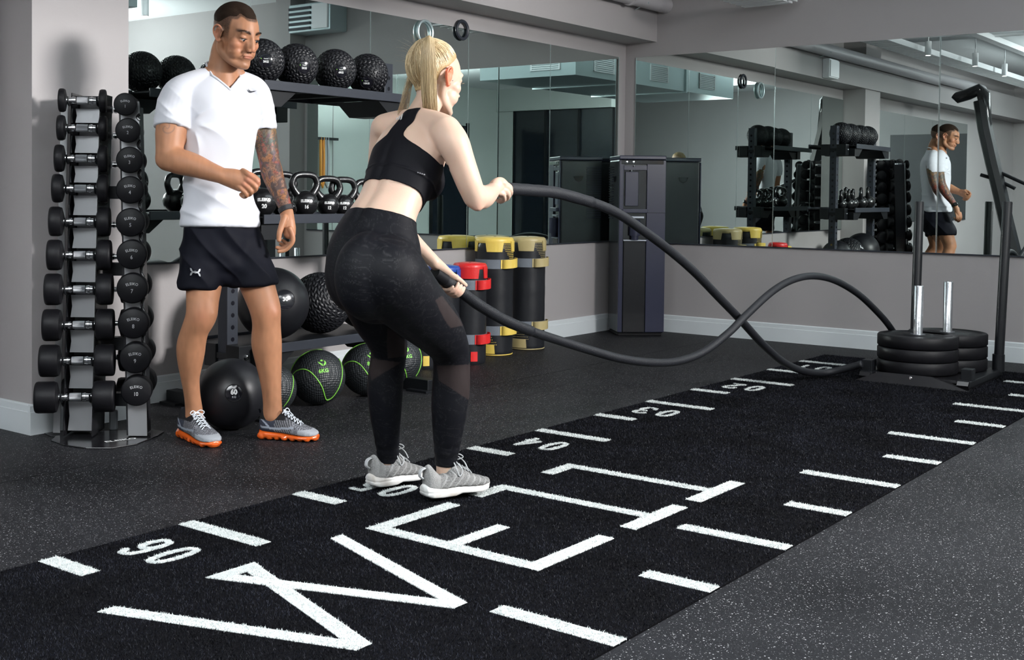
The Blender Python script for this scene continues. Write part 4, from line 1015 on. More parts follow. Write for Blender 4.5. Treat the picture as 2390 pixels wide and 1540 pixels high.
def submesh(me,keep,off=0.0,thick=None,jit=None):
    "faces whose vertices are all kept, pushed out along normals by off (number or per-vertex array)"
    V=vco(me);N_=vno(me); nF=len(me.polygons); fv=np.empty(len(me.loops),dtype=np.int32); me.loops.foreach_get('vertex_index',fv)
    ls=np.empty(nF,dtype=np.int32); me.polygons.foreach_get('loop_start',ls); lt=np.empty(nF,dtype=np.int32); me.polygons.foreach_get('loop_total',lt)
    F=[tuple(fv[a:a+b]) for a,b in zip(ls,lt)]; F=[f for f in F if all(keep[i] for i in f)]
    used=np.unique(np.array([i for f in F for i in f])); mp=-np.ones(len(V),dtype=int); mp[used]=np.arange(len(used))
    # even out the cut edge
    E_={}
    for f in F:
        for a,b in zip(f,f[1:]+f[:1]):
            k=(a,b) if a<b else (b,a); E_[k]=E_.get(k,0)+1
    be=np.array([k for k,c in E_.items() if c==1]); V=V.copy()
    if len(be):
        n=len(V); bi=np.unique(be)
        for it in range(14):
            acc=np.zeros((n,3)); cnt=np.bincount(be[:,0],minlength=n)+np.bincount(be[:,1],minlength=n)
            for ax in range(3): acc[:,ax]=np.bincount(be[:,0],V[be[:,1],ax],n)+np.bincount(be[:,1],V[be[:,0],ax],n)
            V[bi]=.45*V[bi]+.55*acc[bi]/cnt[bi][:,None]
    W=V+N_*(off[:,None] if hasattr(off,'__len__') else off)
    m=bpy.data.meshes.new('sub'); m.from_pydata(W[used].tolist(),[],[tuple(mp[i] for i in f) for f in F]); m.update(); return m,used
def vnoise(V,seed=0,k=6):
    "cheap smooth pseudo-noise, about -1..1"
    rng=np.random.default_rng(seed); out=np.zeros(len(V))
    for i in range(k):
        d=rng.normal(size=3); out+=np.sin(V@d*(1+.35*i)+rng.random()*6.28+1.3*np.sin(V@rng.normal(size=3)+rng.random()*6))
    return out/k*1.6
def skin_mat(name,rough=.42,sss=.10):
    m=mat(name,(.6,.4,.3),rough,spec=.35,sss=sss); nt=m.node_tree;N=nt.nodes;L=nt.links;b=N['Principled BSDF']
    a=N.new('ShaderNodeVertexColor'); a.layer_name='Col'; L.new(a.outputs['Color'],b.inputs['Base Color'])
    tc=N.new('ShaderNodeTexCoord');n=N.new('ShaderNodeTexNoise');n.inputs['Scale'].default_value=350;L.new(tc.outputs['Object'],n.inputs['Vector'])
    bp=N.new('ShaderNodeBump');bp.inputs['Strength'].default_value=.12;bp.inputs['Distance'].default_value=.002;L.new(n.outputs['Fac'],bp.inputs['Height']);L.new(bp.outputs[0],b.inputs['Normal']); return m
def vc_mat(name,rough,spec,bump=None,sheen=0):
    m=mat(name,(.5,.5,.5),rough,spec=spec,bump=bump,sheen=sheen); nt=m.node_tree;a=nt.nodes.new('ShaderNodeVertexColor');a.layer_name='Col';nt.links.new(a.outputs['Color'],nt.nodes['Principled BSDF'].inputs['Base Color']); return m

def finger(mb,pts,r0,r1): dome_limb(mb,pts,[r0+(r1-r0)*i/(len(pts)-1) for i in range(len(pts))],n=12,sub_=3)

def shoe_frame(heel,toe):
    h=Vector(heel);t=Vector(toe); y=(t-h); L=y.length; y.normalize(); x=Vector((y.y,-y.x,0)).normalized(); return h,x,y,Vector((0,0,1)),L
def shoe_loft(mb,h,x,y,z,L,prof,n=28,side=0.0):
    "prof rows: t, half width, bottom z, top z, x shift"
    R=[]
    for t,w,b,tp,sx in prof:
        ring=[]
        for i in range(n):
            a=2*math.pi*i/n; cx_=math.cos(a); sz=math.sin(a)
            px=abs(cx_)**.75*(1 if cx_>0 else -1)*w*(1-.28*max(sz,0)**2); pz=abs(sz)**(.8 if sz>0 else .35)*(1 if sz>0 else -1)
            mid=b+(tp-b)*.38; zz=mid+(pz*(tp-mid) if sz>0 else pz*(mid-b))
            ring.append(h+y*(t*L)+x*(px+sx)+z*zz)
        R.append(ring)
    mb.rings(R)

# ================================================================== THE MAN
def ml_(u,v,d): return pd(u,v,d)
MN=(-FH*math.cos(math.radians(33))+RH*math.sin(math.radians(33))).normalized()   # chest faces
ML=(RH*math.cos(math.radians(33))+FH*math.sin(math.radians(33))).normalized()    # to his left
heelR,toeR=pl(428,1018,2,0),pl(503,1046,2,0); heelL,toeL=pl(610,1022,2,0),pl(742,1029,2,0)
man=thing('person','standing man in white T-shirt and black shorts looking down to the right','person',((heelR.x+heelL.x)/2,(heelR.y+heelL.y)/2,0))
# --- head frame
yaw=math.radians(50); pit=math.radians(17); rol=math.radians(-3)
HFd=((-FH*math.cos(yaw)+RH*math.sin(yaw))*math.cos(pit)-Vector((0,0,1))*math.sin(pit)).normalized()
HXl=HFd.cross(Vector((0,0,1))).normalized()*-1     # toward his left
HXl=(-HXl) if HXl.dot(ML)<0 else HXl
HZ=HXl.cross(HFd).normalized(); HZ=-HZ if HZ.z<0 else HZ
HO=pd(552,86,5.0); HS=1.09
def hp(x,y,z): return HO+(HXl*x+HFd*y+HZ*z)*HS
hax=(HXl*HS,HFd*HS,HZ*HS)
def build_head(mb,md,P,A,K,w=1.0,jaw=1.0):
    E=lambda c,r,m=mb: ellip(m,P(*c),r,A)
    E((0,-.018,.040),(.075*w,.097,.085)); E((0,.016,.022),(.066*w,.077,.090)); E((0,.028,-.040),(.053*w,.056,.055)); E((0,.040,-.010),(.048*w,.048,.055))
    E((0,.066,-.090),(.026*jaw,.024,.022)); E((0,.045,-.080),(.036*jaw,.036,.026)); E((0,.066,-.060),(.030,.024,.024))
    for s in (-1,1):
        dome_limb(mb,[P(s*.062*w,-.012,-.02),P(s*.057*w*jaw,-.004,-.060),P(s*.038*jaw,.040,-.086),P(s*.012,.070,-.096)],[.015*K,.016*K,.016*K,.015*K],n=14)
        E((s*.042*w,.050,-.018),(.024,.026,.024)); E((s*.024,.077,.032),(.026,.012,.010)); E((s*.036,.042,-.048),(.024,.034,.032))
        E((s*.011,.083,-.016),(.011,.016,.022))
        E((s*.0305,.0748,.0128),(.0165,.0120,.0095),md); E((s*.0305,.0722,-.001),(.0160,.0112,.0062),md); E((s*.030,.068,.022),(.020,.0135,.012))
        E((s*.0120,.0985,-.0315),(.0080,.0105,.0075),md)
        ex=s*.076*w
        loop=[(ex,.004,.016),(ex+s*.006,-.005,.030),(ex+s*.012,-.020,.033),(ex+s*.014,-.031,.020),(ex+s*.012,-.030,.002),(ex+s*.007,-.021,-.013),(ex+s*.002,-.009,-.025),(ex-s*.002,.000,-.021)]
        dome_limb(md,[P(*p) for p in loop],[.0040*K]*len(loop),n=10); E((ex+s*.001,-.012,.005),(.005,.017,.024),md); E((ex+s*.001,-.006,-.021),(.0042,.007,.008),md)
        loop=[(ex+s*.003,-.004,.018),(ex+s*.010,-.017,.022),(ex+s*.010,-.022,.006),(ex+s*.006,-.016,-.008)]
        dome_limb(md,[P(*p) for p in loop],[.0026*K]*4,n=8)
    dome_limb(mb,[P(0,.082,.030),P(0,.090,.008),P(0,.100,-.013),P(0,.104,-.027)],[.0125*K,.0108*K,.0118*K,.0115*K],n=14)
    E((0,.103,-.027),(.0105,.0115,.0095),md)
    E((0,.0872,-.0538),(.0265,.0072,.0040),md); E((0,.0856,-.0615),(.0215,.0078,.0046),md); E((0,.080,-.047),(.022,.012,.012))
body=MB(); det=MB(); hform=MB()
build_head(hform,det,hp,hax,HS)
hform=blend(hform,.0032*1.0,7)

nb=pd(516,178,5.05)
dome_limb(body,[nb-Vector((0,0,.05)),pd(520,150,5.05),pd(527,115,5.035),hp(0,-.03,-.01)],[.072,.060,.0585,.055],n=24)
dome_limb(body,[pd(455,205,4.98),pd(500,165,5.03),pd(524,140,5.05)],[.030,.038,.035],n=18)
dome_limb(body,[pd(588,212,5.14),pd(556,178,5.09),pd(535,150,5.06)],[.028,.036,.035],n=18)
# torso under the shirt
tor=[(520,600,5.08,.155,.105),(518,540,5.07,.150,.100),(514,470,5.06,.138,.092),(513,400,5.06,.140,.093),(512,330,5.06,.155,.105),(512,270,5.06,.165,.110),(512,228,5.06,.140,.082),(514,196,5.06,.09,.058)]
dome_limb(body,[pd(u,v,d) for u,v,d,a,b in tor],[(a,b) for *_,a,b in tor],ref=ML,n=28)
# right arm (image left): shoulder, elbow, wrist, loose fist
dome_limb(body,[pd(430,222,4.98),pd(412,258,4.96),pd(400,300,4.94),pd(396,340,4.925),pd(392,372,4.915)],[.052,.062,.0640,.058,.050],n=22)
dome_limb(body,[pd(388,368,4.915),pd(415,376,4.90),pd(450,385,4.885),pd(490,400,4.865),pd(524,412,4.85)],[.046,.054,.0500,.0400,.0330],n=22)
ellip(body,pd(374,377,4.925),(.022,.022,.022))
dome_limb(det,[pd(520,411,4.85),pd(545,417,4.845),pd(566,424,4.84)],[(.029,.034),(.027,.041),(.024,.043)],ref=FH,n=20)
for kn,pip,dip,tip,r in (((581,407),(602,424),(596,436),(584,432),.0118),((579,420),(597,436),(590,446),(579,441),.0120),((571,431),(586,446),(580,454),(571,449),.0115),((562,440),(575,454),(570,459),(563,454),.0105)):
    finger(det,[pd(kn[0]-14,kn[1]-8,4.842),pd(*kn,4.822),pd(*pip,4.826),pd(*dip,4.850),pd(*tip,4.862)],r*1.05,r*.88)
finger(det,[pd(556,404,4.855),pd(576,405,4.862),pd(592,411,4.864),pd(603,420,4.858)],.0125,.0095)
# left arm (image right), hanging with relaxed hand
dome_limb(body,[pd(592,224,5.16),pd(606,266,5.18),pd(617,310,5.18),pd(624,350,5.175),pd(629,378,5.165)],[.045,.052,.053,.049,.045],n=22)
dome_limb(body,[pd(628,372,5.165),pd(634,400,5.15),pd(645,432,5.125),pd(659,465,5.095),pd(669,492,5.075)],[.044,.0480,.0415,.0330,.0285],n=22)
dome_limb(det,[pd(668,488,5.075),pd(671,512,5.06),pd(674,532,5.055),pd(676,546,5.05)],[(.028,.022),(.030,.026),(.030,.027),(.026,.022)],ref=RH,n=18)
for dd,tip_,mid_,q_ in ((-.026,(651,587),(667,583),1.0),(-.008,(647,578),(662,580),1.05),(.010,(655,569),(667,575),1.0),(.026,(660,561),(671,568),.88)):
    k_=.5+dd*6; finger(det,[pd(677,534,5.05+dd),pd(683,551-k_*2,5.05+dd),pd(682,569-k_*7,5.05+dd),pd(*mid_,5.05+dd),pd(*tip_,5.048+dd)],.0112*q_,.0084*q_)
finger(det,[pd(664,508,5.035),pd(657,528,5.02),pd(652,545,5.01),pd(651,560,5.008)],.0150,.0100)
# legs
def px_leg(rows): return [pd(u,v,d) for u,v,d,r in rows],[r for *_,r in rows]
rl=[(478,600,5.03,.082),(476,660,5.01,.076),(473,700,4.995,.0685),(470,735,4.985,.0650),(456,768,4.985,.0575),(447,800,4.99,.0605),(445,822,4.99,.0600),(444,850,4.985,.0520),(444,882,4.98,.0405),(448,918,4.975,.0355),(452,950,4.97,.0370),(454,975,4.965,.040)]
ll=[(580,600,5.10,.082),(597,655,5.09,.076),(610,693,5.08,.0695),(619,722,5.075,.0665),(622,757,5.08,.0605),(622,800,5.09,.0655),(627,845,5.095,.0565),(631,880,5.09,.0480),(634,915,5.085,.0420),(636,948,5.08,.0410),(636,970,5.075,.044)]
dR=(heelR+(toeR-heelR)*.24-Vector(_C)).dot(FW); dL=(heelL+(toeL-heelL)*.22-Vector(_C)).dot(FW)
def todepth(rows,v0,v1,d1): return [(u,v,d+(d1-d)*min(1,max(0,(v-v0)/(v1-v0))),q) for u,v,d,q in rows]
rl=todepth(rl,740,960,dR); ll=todepth(ll,740,955,dL)
for rr in (rl,ll): P_,R_=px_leg(rr); dome_limb(body,P_,R_,n=24)
ellip(body,pd(488,730,4.965),(.030,.030,.040)); ellip(body,pd(636,730,5.05),(.030,.030,.038))
ellip(body,pd(458,808,5.04),(.035,.04,.06)); ellip(body,pd(640,812,5.13),(.03,.035,.06))
body=blend(body,.0075,9)
for q_ in (hform,det): body.add(q_.v,q_.f)
bm_=fuse(body,.0029,4)
V=vco(bm_); N_=vno(bm_)
# head-local coordinates for sculpting and colouring
B_=np.array([list(HXl),list(HFd),list(HZ)]); hl=((V-np.array(HO))@B_.T)/HS; ax_=np.abs(hl[:,0]); hy,hz=hl[:,1],hl[:,2]
hm=np.stack([ax_,hy,hz],1); isH=(hz>-.13)&((hl**2).sum(1)<.17**2)
dsp=np.zeros(len(V))
def br(c,r,amt,asp=None):
    global dsp
    d=(hm-np.array(c))/(np.array(asp) if asp is not None else 1); dsp+=np.where(isH,amt*np.exp(-(d**2).sum(1)/(r*r)),0)
br((.015,.090,.010),.009,-.0022)
br((0,.093,-.058),.0045,-.0022,(4.5,1,.40)); br((.024,.083,-.058),.006,-.002)
br((.0075,.102,-.040),.004,-.003); br((.033,.083,.0045),.006,-.0035,(2.2,1,.35)); br((0,.092,-.083),.010,-.0025,(2,1,.6))
br((.062,.045,.03),.018,-.002); br((.081,-.014,.004),.009,-.004)
V=V+N_*(dsp*HS)[:,None]; setco(bm_,V)
# colour
base=np.array((.36,.168,.090)); col=np.tile(base,(len(V),1)); nz=vnoise(V*18,3); col*=(1+.05*nz)[:,None]
col*= (1+.07*vnoise(V*60,4))[:,None]*1.0
def mixc(w,c):
    global col
    col=col*(1-w[:,None])+np.array(c)*w[:,None]
H=isH
mixc(np.where(H,.55*np.exp(-(((ax_)/.021)**4))*np.exp(-((hz+.058)/.0085)**2)*sm(hy,.072,.085),0),(.42,.13,.10))
mixc(np.where(H,.35*gauss(hm,(.045,.07,-.02),.028)+.3*gauss(hm,(0,.115,-.028),.014)+.5*sm(ax_,.074,.082)*(hy<.01),0),(.56,.21,.13))
# stubble, brows and the clipped sides
mixc(np.where(H,.22*sm(-hz,.045,.075)*sm(hy,-.03,.02)*(1-.6*gauss(hm,(0,.1,-.06),.02)),0),(.22,.12,.08))
brow=np.exp(-((hz-(.0295+.0065*np.sin(np.clip((ax_-.012)/.042,0,1)*2.5)))/.0058)**2)*sm(ax_,.008,.012)*(1-sm(ax_,.052,.060))*sm(hy,.045,.055)
mixc(np.where(H,.93*brow,0),(.045,.022,.013))
mixc(np.where(H,.6*np.exp(-((hz-.0085)/.0022)**2)*sm(ax_,.016,.02)*(1-sm(ax_,.044,.05))*sm(hy,.07,.075),0),(.08,.04,.03))
hr_h=.074-.30*np.clip(ax_-.040,0,1)+.010*sm(ax_,.020,.036)*(1-sm(ax_,.036,.052))
hl_front=sm(hz-hr_h,-.004,.004)*(hy>-.02)
side_=sm(-hy,-.034,-.022)*sm(hz,-.030,.000)*sm(ax_,.045,.055)*(1-.55*(1-sm(hz,-.02,.035)))
backh=sm(-hy,.035,.055)*sm(hz,-.055,-.010)
dens=np.maximum(np.maximum(hl_front,side_),backh); dens=np.maximum(dens,sm(hz,.052,.066)*(hy<.012))
dens=np.clip(dens,0,1)
notear=1-sm(ax_,.0795,.083)
grain=.8+.2*np.sign(vnoise(V*900,8))
grain=.72+.28*np.random.default_rng(4).random(len(V)); mixc(np.where(H,np.clip(dens*notear*grain,0,1)*.97,0),(.030,.016,.010))
# tattoos: full sleeve on his left arm, a curl under the right sleeve
scr=np.array([[ (p[0]-_C[0]),(p[1]-_C[1]),(p[2]-_C[2]) ] for p in V]) if False else None
E0,E1=np.array(pd(598,215,5.16)),np.array(pd(669,488,5.075)); EL=np.array(pd(629,375,5.165))
def segd(V,a,b):
    ab=b-a; t=np.clip(((V-a)@ab)/(ab@ab),0,1); return np.linalg.norm(V-(a+t[:,None]*ab),axis=1),t
d1,t1_=segd(V,E0,EL); d2_,t2_=segd(V,EL,E1); lsl=(np.minimum(d1,d2_)<.075)&(V@np.array(RH)>np.dot(np.array(pd(592,300,5.16)),np.array(RH)))
lsl&=(V[:,2]<E0[2]-.02)&((V-E1)@((E1-EL)/np.linalg.norm(E1-EL))<.004)&(d2_+d1>.0)
Q=V*np.array((1,1,.8)); a1=vnoise(Q*70,21); a2=vnoise(Q*120+a1[:,None]*2.5,22); a3=vnoise(Q*55,23); a4=vnoise(Q*38,24)
lines=np.exp(-(a2/.16)**2)+.8*np.exp(-((a1-.35)/.10)**2); lines=np.clip(lines,0,1)
tc_=np.tile(np.array((.17,.09,.06)),(len(V),1))
def tm(w,c):
    global tc_
    w=np.clip(w,0,1); tc_=tc_*(1-w[:,None])+np.array(c)*w[:,None]
tm(sm(a3,-.35,.05)*.95,(.028,.026,.034)); tm(sm(a4,.25,.45)*.85,(.25,.045,.03)); tm(sm(-a4,.35,.5)*.8,(.28,.11,.035)); tm(sm(a1,.6,.8)*.7,(.08,.04,.09))
zt0=np.array(pd(615,330,5.17))[2]; tm(np.exp(-((V[:,2]-zt0)/.045)**2)*sm(a2,-.2,.2)*.85,(.012,.075,.06)); tm(np.exp(-((V[:,2]-zt0-.07)/.03)**2)*.6,(.10,.13,.045)); tm(lines*.9,(.010,.010,.012))
w=np.where(lsl,.88,0); col=col*(1-w[:,None])+tc_*w[:,None]
c0=np.array(pd(387,297,4.87)); d=V-c0; rr_=np.sqrt((d@np.array(RH))**2+d[:,2]**2); an=np.arctan2(d[:,2],d@np.array(RH))
curl=np.exp(-((((rr_/.045*2-an/math.pi)%1)-.5)/.13)**2)*(rr_<.034)*((d@np.array(FH))<.03)*(V@np.array(RH)<c0@np.array(RH)+.05)
mixc(.62*curl,(.12,.085,.07))
for (u,v,dp) in ((470,738,4.93),(640,722,5.02)): mixc(.35*gauss(V,pd(u,v,dp),.04),(.36,.13,.08))
for (u,v,dp) in ((584,408,4.81),(580,421,4.81),(571,431,4.81),(604,426,4.82),(680,548,5.03)): mixc(.4*gauss(V,pd(u,v,dp),.018),(.55,.20,.13))
# brow hairs
from mathutils.kdtree import KDTree
fi=np.where(H&(hy>.03))[0]; kdf=KDTree(len(fi))
for j,i in enumerate(fi): kdf.insert(V[i],j)
kdf.balance(); brs=MB(); rb_=np.random.default_rng(2)
for i in range(560):
    sd_=1 if i%2 else -1; q=rb_.random(); axx=.0115+.043*q; zz=.0295+.0065*math.sin(min(1,max(0,(axx-.012)/.042))*2.5)+rb_.normal(0,.0020*(1.15-q*.8))
    co,j,_d=kdf.find(hp(sd_*axx,.088-.35*q*q*.06,zz)); co=Vector(co); dr=(HXl*sd_*(.9)+HZ*(.55-.75*q)).normalized(); o_=(co-hp(0,0,zz)).normalized()
    brs.tube([co+o_*.0002,co+dr*.003+o_*.0011,co+dr*.0062+o_*.0010],[.00042,.00038,.00016],3)
setcol(bm_,np.clip(col,0,1)); SKM=skin_mat('tanned_skin',.50,.05)
# hair shell
bnd=.034+(hr_h+.001-.034)*sm(hy,-.035,.020); hd=np.where(H,sm(hz-bnd,.0,.034),0)*notear
kp=(hd>.05)&isH; off=np.where(kp,-.0016+.0085*hd**.9,0)
hm_,us=submesh(bm_,kp,off)
finish('body',bm_,SKM,man)
obr=obj('eyebrows',brs,mat('brow_hair',(.018,.010,.006),.8,spec=.1),man,smooth=0); obr['kind']='stuff'
HAIRM=mat('dark_brown_cropped_hair',(.020,.011,.0065),.7,spec=.12,bump=(500,.45,2)); finish('hair',hm_,HAIRM,man)
# eyes
EYE=mat('eye_white',(.36,.32,.30),.2,coat=.4); IRIS=mat('grey_blue_iris',(.018,.022,.026),.15,coat=.8)
gz=(HFd*.90-HZ*.30+HXl*.16).normalized()
for s in (-1,1):
    m=MB(); ellip(m,hp(s*.0305,.0716,.0045),(.0128,.0128,.0128),hax); e=obj('eye',m,EYE,man,smooth=180)
    c=hp(s*.0305,.0716,.0045); q=gz; m=MB(); Rr=.0128*HS
    m.lathe([(0,Rr*1.012)]+[(Rr*1.012*math.sin(a),Rr*1.012*math.cos(a)) for a in (.14,.28,.42,.54)],c,q,20); i_=sub('iris',m,IRIS,e,smooth=180)
LASH=mat('dark_lashes',(.012,.008,.006),.7)
for s in (-1,1):
    m=MB(); m.tube([hp(s*(.0165+.0275*k/8),.0835+.0030*math.sin(math.pi*k/8)-.0035*(k/8)**2,.0040+.0045*math.sin(math.pi*(k+1)/10)) for k in range(9)],[.0006+.0007*math.sin(math.pi*(k+.5)/9) for k in range(9)],6); obj('eyelashes',m,LASH,man,smooth=180)
# --- T-shirt
sh=MB()
tr_=[(514,531,5.06,.176,.128),(514,505,5.06,.172,.124),(512,470,5.06,.160,.114),(511,430,5.06,.152,.106),(511,385,5.06,.151,.104),(511,335,5.06,.162,.114),(511,285,5.06,.172,.122),(511,240,5.06,.172,.116),(512,212,5.06,.158,.098),(514,190,5.06,.118,.078),(515,172,5.06,.078,.066)]
P_=[pd(u,v,d) for u,v,d,a,b in tr_]
dome_limb(sh,P_,[(a,b) for *_,a,b in tr_],ref=ML,n=40,flat0=True,flat1=False)
ellip(sh,pd(470,268,5.0),(.075,.06,.065),(ML,MN,Vector((0,0,1)))); ellip(sh,pd(560,268,5.07),(.07,.06,.065),(ML,MN,Vector((0,0,1))))
sh=blend(sh,.009,8)
dome_limb(sh,[pd(500,180,5.04),pd(455,196,5.0),pd(422,220,4.98),pd(408,255,4.965),pd(402,300,4.945)],[.050,.056,.073,.0765,.0770],n=26,flat1=True)
dome_limb(sh,[pd(540,185,5.08),pd(578,198,5.12),pd(600,222,5.155),pd(609,262,5.17),pd(614,303,5.17)],[.045,.052,.063,.0620,.0600],n=26,flat1=True)
sm_=fuse(sh,.0042,5)
V=vco(sm_);N_=vno(sm_); cS=np.array(pd(512,300,5.06)); lx=(V-cS)@np.array(ML); ly=(V-cS)@np.array(MN); lz=V[:,2]
zH=np.array(pd(514,525,5.06))[2]; zA=np.array(pd(450,300,4.95))[2]
tors=(np.abs(lx)<.20)
# folds: pulls from the armpit, slack rolls above the hem
apx=np.array(pd(446,292,4.93)); dA=V-apx; rA=np.linalg.norm(dA,axis=1); angA=np.arctan2(dA[:,2],dA@np.array(RH))
rdg=lambda x: (1-np.abs(np.sin(x)))**1.6*2-.7
fold=.0050*rdg(angA*3.1+rA*9+.4*vnoise(V*9,12))*np.exp(-(rA/.15)**2)*sm(rA,.025,.07)
fold+=.0060*rdg(((lz-zH)*26+1.5*np.sin(lx*9+1)+lx*5))*np.exp(-((lz-zH-.10)/.075)**2)*sm(lz,zH+.012,zH+.05)
fold+=.0035*rdg(lx*17+lz*13+1.3*np.sin(lz*8))*np.exp(-((lz-zH-.26)/.13)**2)
fold+=.0035*vnoise(V*9,31)*sm(lz,zH,zH+.05)
apL=np.array(pd(604,292,5.10)); dB=V-apL; rB=np.linalg.norm(dB,axis=1); fold+=.0040*rdg(np.arctan2(dB[:,2],dB@np.array(RH))*3+rB*10)*np.exp(-(rB/.10)**2)*sm(rB,.02,.05)
for cc,sx_ in ((pd(402,262,4.93),1),(pd(612,268,5.14),-1)):
    q=V-np.array(cc); r=np.linalg.norm(q,axis=1); fold+=.0042*rdg(q[:,2]*34+(q@np.array(RH))*30*sx_)*np.exp(-(r/.075)**2)
V=V+N_*fold[:,None]; setco(sm_,V)
# V neck: cut away, measured in the chest plane
nkc=np.array(pd(527,178,5.02)); q=V-nkc; nx_=(q@np.array(ML)); nzz=q[:,2]; ny_=q@np.array(MN)
vdepth=.055; 
cut=((np.abs(nx_)/.066)+np.clip((-nzz-.0)/vdepth,0,5)*.95*(ny_>.0)<1.0)&(nzz>-vdepth)&(ny_>-.02)
cut|=(nx_**2+(ny_+.02)**2<.066**2)&(nzz>-.012)
cut|=nzz>.032
keep=~cut
shm,us=submesh(sm_,keep,0.0)
SHIRT=mat('white_jersey_fabric',(.60,.61,.66),.75,spec=.2,sheen=.25,bump=(900,.12))
sho=finish('t_shirt',shm,SHIRT,man)
sd=sho.modifiers.new('thickness','SOLIDIFY'); sd.thickness=.0025; sd.offset=-1
def nearest(me,pts):
    Vv=vco(me)+np.array(man.location); return [Vector(Vv[np.argmin(((Vv-np.array(p))**2).sum(1))]) for p in pts]
# tick-shaped chest print
def on_shirt(u,v): 
    Vv=vco(shm)+np.array(man.location); r=ray(u,v); rn=r/np.linalg.norm(r); q=Vv-_C; t=q@rn; d=np.linalg.norm(q-t[:,None]*rn,axis=1)
    i=np.where(d<.005)[0]; j=i[np.argmin(t[i])]; return Vector(_C+rn*(t[j]-.003))
def decal(name,polys,onf,m,label=None,lift=-FH*.0016):
    from mathutils.geometry import tessellate_polygon
    mb=MB()
    for poly in polys:
        # densify so the print follows the cloth
        pts=[]
        for a_,b_ in zip(poly,poly[1:]+poly[:1]):
            n_=max(1,int(math.hypot(b_[0]-a_[0],b_[1]-a_[1])/3))
            pts+=[(a_[0]+(b_[0]-a_[0])*i_/n_,a_[1]+(b_[1]-a_[1])*i_/n_) for i_ in range(n_)]
        tr3=tessellate_polygon([[Vector((x_,-y_,0)) for x_,y_ in pts]]); mb.add([onf(x_,y_)+lift for x_,y_ in pts],tr3)
    return obj(name,mb,m,man,smooth=0,label=label)
decal('chest_print',[[(579,206),(580,212),(583,215.5),(587,216.5),(592,215),(599,211.5),(589,212.5),(585,212),(581,209)]],on_shirt,mat('charcoal_print',(.03,.03,.04),.5),'charcoal curved tick printed on the chest')
# ribbed collar band along the cut edge
Vf=vco(sm_); q=Vf-nkc; fx,fy,fz=q@np.array(ML),q@np.array(MN),q[:,2]
path=[]
for i_ in range(-12,13):
    X_n=.064*i_/12; Zt=-vdepth*(1-abs(i_)/12)/.95
    sel=(np.abs(fx-X_n)<.006)&(np.abs(fz-Zt)<.006)&(fy>-.01)
    if sel.any(): c=Vf[sel].mean(0); path.append(Vector(c)+MN*.001)
bk=[]
for a_ in range(1,10):
    an=math.radians(a_*18); X_n=.066*math.cos(an); Y_n=-.02-.066*math.sin(an)
    sel=((fx-X_n)**2+(fy-Y_n)**2<.009**2)&(fz>-.05)
    if sel.any(): c=Vf[sel]; c=c[np.argmin(np.abs(c[:,2]-(nkc[2]-.004)))]; bk.append(Vector(c))
sp_=[Vector(p) for p in path[::2]]+bk
lm=MB(); pp=smoothpath(sp_+[sp_[0]],4)[:-1]; lm.tube(pp,.0050,8,closed=True); obj('collar_band',lm,SHIRT,man,smooth=180)
# --- shorts
so=MB()
pv=[(515,512,5.07,.160,.112),(516,540,5.07,.168,.120),(520,580,5.07,.178,.128),(524,604,5.07,.170,.120)]
dome_limb(so,[pd(u,v,d) for u,v,d,a,b in pv],[(a,b) for *_,a,b in pv],ref=ML,n=36,flat0=True)
dome_limb(so,[pd(480,570,5.03),pd(472,620,5.01),pd(466,655,5.0),pd(464,679,4.995)],[.098,.098,.090,.087],n=30,flat1=True)
dome_limb(so,[pd(562,570,5.10),pd(580,620,5.09),pd(592,650,5.085),pd(594,667,5.085)],[.100,.104,.104,.104],n=30,flat1=True)
so=blend(so,.009,6); som=fuse(so,.0045,4); V=vco(som);N_=vno(som)
lx=(V-np.array(pd(520,600,5.07)))@np.array(RH); z0_=np.array(pd(520,600,5.07))[2]
f_=.0055*rdg(lx*24+3*np.sin((V[:,2]-z0_)*8))*sm(V[:,2],z0_-.17,z0_-.04)+.003*vnoise(V*20,41)+.006*np.sin((V[:,2]-z0_)*55+lx*38)*np.exp(-((lx-.05)/.05)**2)
setco(som,V+N_*f_[:,None])
SHORT=mat('black_sport_shorts_fabric',(.0035,.004,.008),.7,spec=.12,bump=(700,.1)); sobj=finish('shorts',som,SHORT,man)
def on_mesh(me,u,v,back=.003):
    Vv=vco(me)+np.array(man.location); r=ray(u,v); rn=r/np.linalg.norm(r); q=Vv-_C; t=q@rn; d=np.linalg.norm(q-t[:,None]*rn,axis=1)
    i=np.where(d<.006)[0]; j=i[np.argmin(t[i])]; return Vector(_C+rn*(t[j]-back))
def on_short(u,v): return on_mesh(som,u,v,.0005)
def em(s_): return [(456+x_*12.5,635-s_*y_*9.5+ (x_*1.2)) for x_,y_ in [(-1,.95),(-.72,.85),(-.5,.25),(0,.05),(.5,.25),(.72,.85),(1,.95),(.92,.35),(.55,-.14),(.0,-.30),(-.55,-.14),(-.92,.35)]]
decal('leg_print',[em(1),em(-1)],on_short,mat('silver_print',(.5,.51,.53),.35,.3),'silver interlocked arc emblem on the leg hem')
